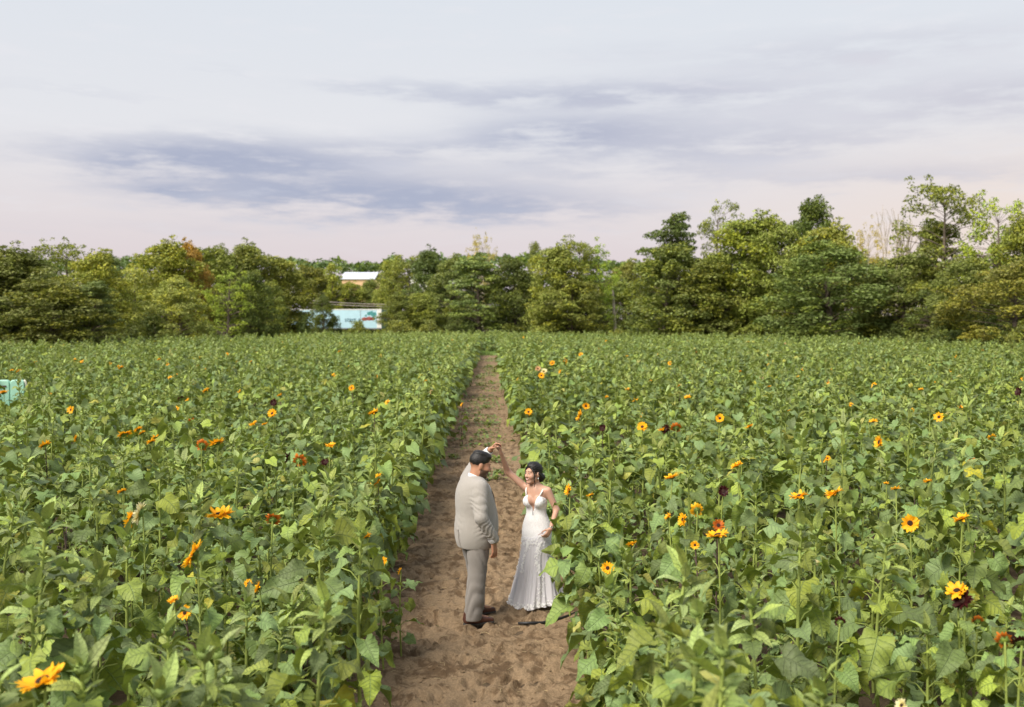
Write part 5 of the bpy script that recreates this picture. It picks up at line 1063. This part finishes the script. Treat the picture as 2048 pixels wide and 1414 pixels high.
def paint_g(V):
    q = (V - GH) @ np.array(MG) / GS; P = np.zeros((len(V), 4), np.float32); x, y, z = q.T; inh = (np.linalg.norm(q, axis=1) < 0.17)
    beard = inh & (z < -0.030) & (y > -0.005) & (z > -0.125) & ~((np.abs(x) < 0.022) & (z > -0.072) & (z < -0.05) & (y > .08)); P[beard] = (0.045, 0.028, 0.02, 0.82)
    fade = inh & (z > -0.02) & (z < 0.045) & (y < 0.03) & (np.abs(x) < 0.2); P[fade] = (0.03, 0.022, 0.018, 1); P[fade, 3] = np.clip((z[fade] + 0.012) / 0.06, 0, 0.75); ear = inh & (np.abs(x) > 0.079); P[ear] = 0
    return P
solid_obj('body', body, (-0.62, -0.35, 0.0), (0.45, 0.75, 1.95), 0.0055, M_SKIN_G, GR, 1, paint_g)
face_features(GR, body, Tg, GS, 0.2, False, 0.028, 0.0042, M_LIPG, M_SKIN_G)
# short dark hair, cropped at the sides
hr = Solid(); E = lambda x, y, z, a, b, d, s=GS: ell(Tg(x, y, z), (a * s, b * s, d * s), np.array(MG, np.float32))
hr.u(E(0, -0.018, 0.046, 0.079, 0.099, 0.088), 0.01); hr.u(E(0, 0.045, 0.098, 0.060, 0.048, 0.032), 0.03); hr.u(E(0, -0.02, 0.115, 0.062, 0.075, 0.026), 0.02)
nv = np.array(MG) @ np.array((0, 0.50, -0.86)); hr.keep(plane(nv, float(nv @ np.array(Tg(0, 0.02, 0.028)))), 0.008)
hr.bump(lambda p: (0.0012 * np.sin(p[:, 0] * 330) * np.sin(p[:, 1] * 270 + p[:, 2] * 190)).astype(np.float32))
solid_obj('hair', hr, GH + (-0.15, -0.17, -0.03), GH + (0.15, 0.17, 0.17), 0.005, M_HAIR, GR)
# jacket
jk = Solid(); jk.u(ell((0, -0.022, 1.30), (0.240, 0.182, 0.235)), 0.01); jk.u(ell((0, 0.02, 1.08), (0.236, 0.212, 0.27)), 0.10); jk.u(ell((0, 0.005, 0.90), (0.250, 0.215, 0.26)), 0.10)
jk.u(rcone((-0.10, -0.03, 1.425), (0.10, -0.035, 1.425), 0.085, 0.085), 0.06)
jk.u(rcone(RS + (-0.01, 0, 0.0), RE, 0.084, 0.066), 0.055).u(rcone(RE, RW + (0, 0.01, 0.02), 0.066, 0.050), 0.02)
jk.u(rcone(LS + (0.01, 0, -0.01), LE, 0.086, 0.066), 0.055).u(rcone(LE, LW + 0.34 * (LE - LW), 0.066, 0.054), 0.02)
jk.bump(folds(RS, RE, 0.007, 52, 1.6, 0.085)); jk.bump(folds(RE, RW, 0.008, 60, -1.7, 0.07)); jk.bump(folds(LS, LE, 0.008, 50, 1.5, 0.085))
def backfold(p):
    y = p[:, 1]; m_ = np.exp(-np.maximum(y + 0.02, 0) / 0.03) * np.exp(-((np.abs(p[:, 0])) / 0.17) ** 4)
    w1 = np.exp(-((p[:, 2] - 1.02) / 0.13) ** 2) * np.abs(np.sin(p[:, 2] * 46 + 7 * np.abs(p[:, 0] - 0.05) + 2 * np.sin(p[:, 0] * 16))) ** 2
    w2 = np.exp(-((p[:, 2] - 1.36) / 0.10) ** 2) * np.abs(np.sin((p[:, 2] + 0.7 * p[:, 0]) * 42)) ** 2; return (-0.0045 * m_ * (w1 * (0.6 + 0.4 * np.sin(p[:, 0] * 31)) + 0.5 * w2 * (0.5 + 0.5 * np.sin(p[:, 0] * 23 + 1)))).astype(np.float32)
jk.bump(backfold)
def hemcut(p):
    d = (p[:, 2] - 0.775 - 0.02 * np.clip((p[:, 1] - 0.05) / 0.12, 0, 1)); return np.where((p[:, 0] > 0.215) & (p[:, 1] > -0.06) & (p[:, 2] > 0.80), 1.0, d).astype(np.float32)
jk.cut(hemcut, 0.008)
jk.cut(rbox((0.05, -0.225, 0.85), (0.009, 0.055, 0.12), 0.003), 0.008); jk.cut(rbox((0.0, -0.30, 1.2), (0.003, 0.095, 0.3), 0.002), 0.004)                            # vent in the back
jk.cut(rbox((0.02, 0.235, 1.20), (0.012, 0.10, 0.5), 0.004), 0.01)                                # front opening
jk.cut(rcone((0, 0.0, 1.50), (0, 0.0, 1.62), 0.078, 0.11), 0.012); jk.cut(ell((0, 0.17, 1.42), (0.05, 0.09, 0.17)), 0.02)
jo = solid_obj('jacket', jk, (-0.65, -0.35, 0.68), (0.45, 0.6, 1.85), 0.007, M_SUIT, GR, 1)
# collar, lapel edge and pocket
cb = MB(); pts = []; rr = []
for u in np.linspace(-1, 1, 25):
    th = u * 2.35; pts.append((0.094 * math.sin(th) * (1 + .1 * abs(u)), -0.012 - 0.085 * math.cos(th) + 0.02, 1.505 - 0.055 * abs(u) ** 2 - 0.02 * (1 - math.cos(th)) )); rr.append(0.017)
cb.tube(pts, rr, 8); co_ = obj('collar', cb.mesh('collar'), M_SUIT, jo)
cb = MB(); cb.tube([(0.052, 0.135, 1.42), (0.075, 0.172, 1.32), (0.055, 0.205, 1.2), (0.04, 0.212, 1.08)], [0.003, 0.005, 0.005, 0.004], 6); obj('lapel_edge', cb.mesh('lapel_edge'), M_LINING, jo)
cb = MB(); cb.tube([(0.221, -0.03, 0.985), (0.228, 0.03, 0.982), (0.212, 0.09, 0.98)], [0.007, 0.008, 0.007], 6); obj('pocket_flap', cb.mesh('pocket_flap'), M_SUIT, jo)
# shirt: collar stand, cuffs, front
sh = Solid(); sh.u(rcone((0, -0.004, 1.465), (0.004, 0.008, 1.553), 0.086, 0.079), 0.01); nv = V3(0, 0.42, 0.9); sh.keep(plane(nv, float(nv @ V3(0, -0.08, 1.558) / np.linalg.norm(nv))), 0.004); sh.u(ell((0, 0.05, 1.32), (0.16, 0.120, 0.16)), 0.03)
sho = solid_obj('shirt', sh, (-0.2, -0.2, 1.1), (0.2, 0.25, 1.6), 0.006, M_SHIRT, GR)
for nm_, a, b in (('cuff', RW + (RE - RW) * 0.16, RW + (RE - RW) * 0.0), ('cuff', LW + (LE - LW) * 0.40, LW + (LE - LW) * 0.07)):
    cb = MB(); cb.tube([a, b + (a - b) * .05, b, b + (a - b) * .02], [0.047, 0.0455, 0.044, 0.036], 14, cap=False); obj(nm_, cb.mesh(nm_), M_SHIRT, sho)
cb = MB(); wp = LW + (LE - LW) * 0.06; ax_ = (LE - LW) / np.linalg.norm(LE - LW); cb.tube([wp + ax_ * 0.008, wp - ax_ * 0.012], [0.037, 0.037], 12, cap=False); obj('wristband', cb.mesh('wristband'), M_METAL, GR)
cb = MB(); ax_ = (RE - RW) / np.linalg.norm(RE - RW); wp = RW - ax_ * 0.016; cb.tube([wp + ax_ * 0.005, wp - ax_ * 0.006], [0.034, 0.034], 12, cap=False); obj('bracelet', cb.mesh('bracelet'), M_METAL, GR)
cb = MB()
for k in (-1, 1): cb.add([(0, 0.12, 1.47), (0.05 * k, 0.128, 1.495), (0.055 * k, 0.125, 1.47), (0.05 * k, 0.128, 1.445), (0.02 * k, 0.138, 1.47)], T=[(0, 1, 4), (1, 2, 4), (2, 3, 4), (3, 0, 4)])
obj('bow_tie', cb.mesh('bow_tie'), M_SAGE, GR)
cb = MB(); rs = np.random.RandomState(2)
for k in range(9): c0 = np.array((-0.10, 0.165, 1.33)) + rs.normal(size=3) * 0.013; cb.add(ico_d * 0.013 + c0, T=ico_t)
obj('boutonniere', cb.mesh('boutonniere'), M_SAGE, GR)
# trousers
tz = Solid(); tz.u(ell((0, 0.0, 0.90), (0.205, 0.165, 0.16)), 0.02)
for ft, sx_ in ((RFt, 1), (LFt, -1)):
    kn = np.array((0.132 * sx_, ft[1] * 0.6 + 0.01, 0.48)); hp = np.array((0.100 * sx_, -0.005, 0.86)); an = ft + np.array((0.01 * sx_, -0.02, 0.06)); tz.u(rcone(hp, kn, 0.116, 0.088), 0.03); tz.u(rcone(kn, an, 0.088, 0.090), 0.02)
    tz.bump(folds(hp, kn, 0.011, 17, 2.0 * sx_, 0.12)); tz.bump(folds(kn, an, 0.012, 15, -2.0 * sx_, 0.10))
tz.keep(lambda p: (0.045 - p[:, 2]).astype(np.float32), 0.006); tz.keep(lambda p: (p[:, 2] - 1.02).astype(np.float32), 0.006)
solid_obj('trousers', tz, (-0.35, -0.3, 0.0), (0.35, 0.32, 1.08), 0.0075, M_TROUSER, GR)
for ft, sx_ in ((RFt, 1), (LFt, -1)):
    so = Solid(); d_f = np.array((0.10 * sx_ if sx_ > 0 else -0.05, 1.0, 0)); d_f /= np.linalg.norm(d_f); f0 = ft + np.array((0, -0.075, 0))
    so.u(rcone(f0 + (0, 0, 0.045), f0 + d_f * 0.10 + (0, 0, 0.05), 0.042, 0.044), 0.03); so.u(rcone(f0 + d_f * 0.10 + (0, 0, 0.045), f0 + d_f * 0.26 + (0, 0, 0.026), 0.044, 0.028), 0.04); so.u(rcone(f0 + (0, 0, 0.07), f0 + (0, 0, 0.11), 0.044, 0.04), 0.03); so.keep(lambda p: (0.004 - p[:, 2]).astype(np.float32), 0.004)
    shoe = solid_obj('shoe', so, ft + (-0.12, -0.15, -0.01), ft + (0.12, 0.26, 0.16), 0.006, M_SHOE, GR)
    sb = Solid(); sb.u(rcone(f0 + (0, 0, 0.008), f0 + d_f * 0.10 + (0, 0, 0.008), 0.046, 0.048), 0.03); sb.u(rcone(f0 + d_f * 0.10 + (0, 0, 0.008), f0 + d_f * 0.262 + (0, 0, 0.008), 0.048, 0.031), 0.03); sb.keep(lambda p: np.abs(p[:, 2] - 0.006) - 0.010, 0.003)
    solid_obj('sole', sb, ft + (-0.12, -0.15, -0.02), ft + (0.12, 0.26, 0.06), 0.006, M_LINING, shoe)

# ---- the woman in the white lace dress
AZ_B = R(207); b_base = at_z(1072, 1211, 0); BR = empty('person', (b_base.x, b_base.y, 0.0), -AZ_B, label='smiling dark haired woman in white lace dress holding up her skirt', cat='person')
Rb = rotz(AZ_B); to_b = lambda p: Rb @ (np.array(p) - np.array((b_base.x, b_base.y, 0)))
BRS, BLS = np.array((0.150, 0.0, 1.315)), np.array((-0.142, 0.0, 1.285))
BRE = to_b(at_d(1015, 943, 11.02)); BRW = to_b(at_d(1002, 906, 10.86)); BLE = to_b(at_d(1113, 1020, 10.88)); BLW = to_b(at_d(1101, 1058, 10.72))
BH = np.array((0.022, 0.022, 1.465)); MB_ = rotz(-R(26)) @ rotx(R(2))
bb = Solid(); Tb = head(bb, BH, MB_, 0.93, True, 0.92)
bb.u(rcone((0.005, -0.012, 1.30), tuple(np.array(Tb(0, -0.02, -0.06))), 0.047, 0.043), 0.025)
bb.u(ell((0, -0.005, 1.21), (0.128, 0.083, 0.135)), 0.05); bb.u(rcone((-0.105, -0.005, 1.285), (0.115, -0.005, 1.305), 0.042, 0.042), 0.05); bb.u(ell((0, -0.004, 1.03), (0.100, 0.073, 0.14)), 0.05); bb.u(ell((0, -0.022, 0.86), (0.158, 0.108, 0.16)), 0.07)
for k in (-1, 1): bb.u(ell((0.062 * k, 0.068, 1.165), (0.056, 0.050, 0.058)), 0.03)
for a, b, r1, r2 in ((BRS, BRE, 0.040, 0.034), (BRE, BRW, 0.034, 0.021), (BLS, BLE, 0.041, 0.033), (BLE, BLW, 0.033, 0.021)): bb.u(rcone(a, b, r1, r2), 0.025)
for k in (-1, 1): bb.u(rcone((0.070 * k, -0.01, 0.80), (0.068 * k, 0.02, 0.42), 0.074, 0.050), 0.03); bb.u(rcone((0.07 * k, 0.03, 0.42), (0.075 * k, -0.01, 0.09), 0.052, 0.034), 0.02); bb.u(rcone((0.075 * k, -0.01, 0.08), (0.08 * k, 0.10, 0.03), 0.030, 0.020), 0.02)
hb = to_b(at_d(997, 884, 10.80)) - BRW; hand(bb, BRW, hb, Rb @ np.array((-0.85, -0.2, -0.35)), (0.2, 0.3, 1), (0.25, 0.38, 0.5, 0.55), 0.155, 0.06, 0.45)
hl = to_b(at_d(1090, 1076, 10.70)) - BLW; hand(bb, BLW, hl, Rb @ np.array((-0.6, 0.75, -0.2)), Rb @ np.array((-0.6, -0.5, 0.3)), (0.55, 0.6, 0.65, 0.7), 0.150, 0.05, 0.5)
def paint_b(V):
    q = (V - BH) @ np.array(MB_) / 0.93; P = np.zeros((len(V), 4), np.float32); x, y, z = q.T; inh = np.linalg.norm(q, axis=1) < 0.17
    for k in (-1, 1):
        P[inh & (np.hypot((x - 0.042 * k), z + 0.022) < 0.016) & (y > 0.05)] = (0.62, 0.25, 0.18, 0.35)
    return P
solid_obj('body', bb, (-0.42, -0.25, 0.0), (0.60, 0.40, 1.95), 0.005, M_SKIN_B, BR, 1, paint_b)
face_features(BR, bb, Tb, 0.93, 0.25, True, 0.0285, 0.0024, M_LIP, M_SKIN_B)
# hair swept back into a low bun with loose strands
hs = Solid(); E = lambda x, y, z, a, b, d, s=0.93: ell(Tb(x, y, z), (a * s, b * s, d * s), np.array(MB_, np.float32))
hs.u(E(0, -0.022, 0.044, 0.083, 0.102, 0.090), 0.01); hs.u(E(0.0, 0.01, 0.088, 0.070, 0.07, 0.050), 0.03)
hs.cut(E(0.0, 0.105, -0.005, 0.060, 0.075, 0.085), 0.012); nv = np.array(MB_) @ np.array((0, 0.62, -0.78)); hs.keep(plane(nv, float(nv @ np.array(Tb(0, 0.015, -0.015)))), 0.01)
hs.u(E(0.0, -0.105, -0.055, 0.062, 0.048, 0.052), 0.03); hs.u(E(0.025, -0.115, -0.075, 0.036, 0.034, 0.034), 0.01); hs.u(E(-0.028, -0.115, -0.04, 0.038, 0.034, 0.034), 0.01)
hs.u(rcone(Tb(-0.078, -0.02, 0.0), Tb(-0.04, -0.09, -0.05), 0.014, 0.02), 0.02); hs.u(rcone(Tb(0.078, -0.02, 0.0), Tb(0.04, -0.09, -0.05), 0.014, 0.02), 0.02)
hs.bump(lambda p: (0.0028 * np.sin(p[:, 2] * 240 + 60 * p[:, 0]) * np.cos(p[:, 1] * 120)).astype(np.float32))
ho = solid_obj('hair', hs, BH + (-0.17, -0.2, -0.16), BH + (0.17, 0.17, 0.16), 0.0048, M_HAIR, BR)
for k, pts in ((1, ((0.045, 0.075, 0.075), (0.075, 0.058, 0.03), (0.082, 0.052, -0.02), (0.070, 0.056, -0.06), (0.082, 0.045, -0.10), (0.070, 0.05, -0.135))), (-1, ((-0.045, 0.075, 0.075), (-0.073, 0.058, 0.03), (-0.084, 0.046, -0.02), (-0.074, 0.05, -0.06), (-0.086, 0.042, -0.105), (-0.074, 0.046, -0.15)))):
    cb = MB(); cb.tube([Tb(*p) for p in pts], [0.010, 0.009, 0.007, 0.006, 0.005, 0.002], 7); obj('loose_strand', cb.mesh('loose_strand'), M_HAIR, ho)
for k in (-1, 1):
    cb = MB(); cb.tube([Tb(0.082 * k, -0.008, -0.035), Tb(0.084 * k, -0.006, -0.06), Tb(0.084 * k, -0.006, -0.075)], [0.004, 0.007, 0.003], 6); obj('earring', cb.mesh('earring'), M_METAL, BR)
cb = MB()
for k in range(6): cb.add(ico_d * 0.008 + np.array(Tb(-0.055 + 0.006 * k, -0.115 + 0.004 * (k % 2), -0.005 - 0.004 * k)), T=ico_t)
obj('hair_pin', cb.mesh('hair_pin'), plain('pearl', (0.8, 0.78, 0.74), 0.3), ho)
ax_ = (BLE - BLW) / np.linalg.norm(BLE - BLW); cb = MB(); cb.tube([BLW + ax_ * 0.02, BLW + ax_ * 0.006], [0.026, 0.026], 12, cap=False); obj('bracelet', cb.mesh('bracelet'), M_METAL, BR)
# dress: lace bodice
def lace(name, thick):
    m, t = new_mat(name); co = t.add('ShaderNodeTexCoord', out='Object'); vo = t.add('ShaderNodeTexVoronoi', {'Vector': co, 'Scale': 62.0}, 0, feature='F1'); vo2 = t.add('ShaderNodeTexVoronoi', {'Vector': co, 'Scale': 150.0}, 0, feature='DISTANCE_TO_EDGE')
    f = t.m('MULTIPLY', t.smooth(vo, 0.25, 0.6), t.smooth(vo2, 0.10, 0.22)); c = t.mix(t.m('MULTIPLY', f, thick), (0.90, 0.885, 0.88), (0.62, 0.56, 0.54))
    p = t.add('ShaderNodeBsdfPrincipled', {'Base Color': c, 'Roughness': 0.6, 'Specular IOR Level': 0.3, 'Sheen Weight': 0.2}, None); t.put(p.inputs['Normal'], t.add('ShaderNodeBump', {'Height': t.m('MULTIPLY', f, -1.0), 'Strength': 0.5, 'Distance': 0.006})); return finish(m, t, p.outputs[0])
M_LACE = lace('white_lace', 0.35); M_LACE2 = plain('applique_lace', (0.93, 0.92, 0.91), 0.6, 0.02)
m_, t = new_mat('tulle'); p = t.add('ShaderNodeBsdfPrincipled', {'Base Color': (0.86, 0.84, 0.87), 'Roughness': 0.85, 'Sheen Weight': 0.3, 'Specular IOR Level': 0.2}); trl = t.add('ShaderNodeBsdfTranslucent', {'Color': (0.86, 0.84, 0.87)}); tp = t.add('ShaderNodeBsdfTransparent', None)
co = t.add('ShaderNodeTexCoord', out='Object'); s1 = t.add('ShaderNodeMixShader', {0: 0.2, 1: p, 2: trl}); M_TULLE = finish(m_, t, t.add('ShaderNodeMixShader', {0: t.m('ADD', 0.12, t.m('MULTIPLY', t.noise(co, 400, 2), 0.14)), 1: s1, 2: tp}))
M_NUDE = plain('blush_lining', (0.55, 0.42, 0.39), 0.8, 0.08, 9)
dr = Solid(); dr.u(ell((0, -0.005, 1.17), (0.131, 0.089, 0.14)), 0.01); dr.u(ell((0, -0.004, 1.03), (0.108, 0.080, 0.15)), 0.05); dr.u(ell((0, -0.022, 0.86), (0.166, 0.116, 0.175)), 0.07); dr.u(ell((0, -0.014, 0.76), (0.166, 0.128, 0.15)), 0.05)
for k in (-1, 1): dr.u(ell((0.062 * k, 0.071, 1.165), (0.061, 0.055, 0.064)), 0.03)
dr.bump(lambda p: (0.0024 * np.sin(p[:, 0] * 260 + 2 * np.sin(p[:, 2] * 90)) * np.sin(p[:, 2] * 240)).astype(np.float32))
# plunging neckline, open sides and back
dr.keep(lambda p: (p[:, 2] - (1.245 - 0.62 * np.maximum(np.abs(p[:, 0]) - 0.075, 0) - 1.3 * np.maximum(-p[:, 1] + 0.02, 0))).astype(np.float32), 0.004)
dr.cut(lambda p: np.maximum(np.abs(p[:, 0]) - 0.36 * (p[:, 2] - 1.055), 0.02 - p[:, 1]).astype(np.float32), 0.004)
do = solid_obj('bodice', dr, (-0.25, -0.2, 0.62), (0.25, 0.2, 1.3), 0.005, M_LACE, BR)
for k, sh_ in ((1, BRS), (-1, BLS)):
    cb = MB(); cb.tube([(0.080 * k, 0.085, 1.235), (0.098 * k, 0.052, 1.285), (0.102 * k, 0.01, sh_[2] + 0.035), (0.085 * k, -0.055, 1.27), (0.06 * k, -0.09, 1.16), (0.05 * k, -0.095, 1.05)], 0.0075, 6); obj('strap', cb.mesh('strap'), M_LACE2, do)
cb = MB(); cb.tube([(0, 0.088, 1.11), (0, 0.092, 1.06), (0, 0.092, 1.02)], 0.003, 5); obj('bodice_seam', cb.mesh('bodice_seam'), plain('seam_grey', (0.3, 0.28, 0.28)), do)
# skirt
hold = to_b(at_d(1090, 1076, 10.7)); tr_ = to_b(at_d(1124, 1196, 10.85)); a_hold = math.atan2(hold[1], hold[0]); a_tr = math.atan2(tr_[1], tr_[0])
def adiff(a, b): return (a - b + math.pi) % (2 * math.pi) - math.pi
def skirt_pt(u, th, grow=0.0):
    ang = adiff(th, a_tr); lift = math.exp(-(ang / 0.75) ** 2); z_hem = 0.028 + 0.085 * lift + 0.014 * math.sin(3 * th + 1); z0_ = 0.775
    z = z0_ + (z_hem - z0_) * u; r = 0.158 + 0.01 * math.sin(u * math.pi) + (0.124 + 0.04 * lift) * u ** 1.7
    # pulled out towards the hand that holds it
    pull = math.exp(-(adiff(th, a_hold) / 0.42) ** 2) * math.exp(-(u / 0.30) ** 2); r += 0.05 * pull; z += 0.06 * pull
    f = min(1, u * 1.4); r += f * (0.018 * math.sin(7 * th + 1.5 * u + math.sin(3 * th)) + 0.014 * math.sin(13 * th - 2.2 * u + 1 + 1.5 * math.sin(2 * th)) + 0.008 * math.sin(29 * th + 3 * u)) * (0.35 + 1.15 * u)
    r += grow; ex = 1.0 - 0.10 * (1 - u)
    return (r * math.cos(th), r * ex * math.sin(th) - 0.005, z)
def skirt_mesh(grow, n_u=60, n_t=220, u1=1.0):
    V = [skirt_pt(u1 * i / n_u, 6.28318 * k / n_t, grow) for i in range(n_u + 1) for k in range(n_t)]; Q = [(i * n_t + k, i * n_t + (k + 1) % n_t, (i + 1) * n_t + (k + 1) % n_t, (i + 1) * n_t + k) for i in range(n_u) for k in range(n_t)]
    return V, [q[::-1] for q in Q]
V, Q = skirt_mesh(0.0); sk = obj('skirt', np_mesh('skirt', V, np.array(Q)), M_TULLE, BR)
V, Q = skirt_mesh(-0.020, 30, 120, 0.97); obj('underskirt', np_mesh('underskirt', V, np.array(Q)), M_TULLE, sk)
V, Q = skirt_mesh(-0.055, 30, 90, 0.9); obj('lining', np_mesh('lining', V, np.array(Q)), M_NUDE, sk)
# raised lace motifs: vines down the skirt and a scalloped hem
mb = MB(); rs = np.random.RandomState(4)
def motif(u, th, s):
    p = np.array(skirt_pt(u, th, 0.005)); du = np.array(skirt_pt(min(1, u + 0.01), th, 0.005)) - np.array(skirt_pt(u - 0.01, th, 0.005)); dt = np.array(skirt_pt(u, th + 0.02, 0.005)) - p; a = du / np.linalg.norm(du); b = dt / np.linalg.norm(dt); nn = np.cross(b, a); nn /= np.linalg.norm(nn); nn = nn if nn @ np.array((p[0], p[1], 0)) > 0 else -nn
    n_p = 5; ph = rs.uniform(0, 6.28)
    for k in range(n_p):
        c_, s_ = math.cos(ph + 6.283 * k / n_p), math.sin(ph + 6.283 * k / n_p); d = a * c_ + b * s_; e = -a * s_ + b * c_
        mb.add([p + nn * .003, p + d * s * .55 + e * s * .32 + nn * .004, p + d * s + nn * .002, p + d * s * .55 - e * s * .32 + nn * .004], [(0, 1, 2, 3)])
front = math.atan2(*(Rb @ np.array((-0.02, -1, 0)))[[1, 0]])
for c_th, wid, u0, u1_, n in ((front + 0.10, 0.15, 0.10, 0.98, 260), (front - 0.75, 0.10, 0.0, 0.5, 70), (front + 0.75, 0.10, 0.0, 0.45, 60), (front + 1.6, 0.14, 0.1, 0.7, 60), (front - 1.7, 0.14, 0.1, 0.7, 60), (front + 3.1, 0.18, 0.1, 0.95, 90)):
    for k in range(n): u = u0 + (u1_ - u0) * rs.rand(); motif(u, c_th + 0.12 * math.sin(u * 9 + c_th) + rs.normal() * wid * 0.5, rs.uniform(0.006, 0.013))
for k in range(420): motif(0.985 - 0.07 * rs.rand() ** 1.4, 6.283 * k / 420 + rs.normal() * 0.01, rs.uniform(0.008, 0.015))
for k in range(300): motif(0.01 + (0.07 + 0.09 * abs(math.sin(k * 0.0733))) * rs.rand() ** 1.4, 6.283 * k / 300, rs.uniform(0.007, 0.014))
la = obj('lace_applique', mb.mesh('lace_applique', False), M_LACE2, sk); la['kind'] = 'stuff'
for k in (-1, 1):
    so = Solid(); f0 = np.array((0.075 * k, 0.02, 0)); so.u(rcone(f0 + (0, 0, 0.05), f0 + (0, 0.11, 0.022), 0.028, 0.022), 0.02); so.u(rcone(f0 + (0, -0.02, 0.05), f0 + (0, -0.03, 0.01), 0.022, 0.010), 0.02); so.keep(lambda p: (0.003 - p[:, 2]).astype(np.float32), 0.004)
    solid_obj('shoe', so, f0 + (-0.06, -0.08, -0.01), f0 + (0.06, 0.16, 0.1), 0.005, M_LACE2, BR)
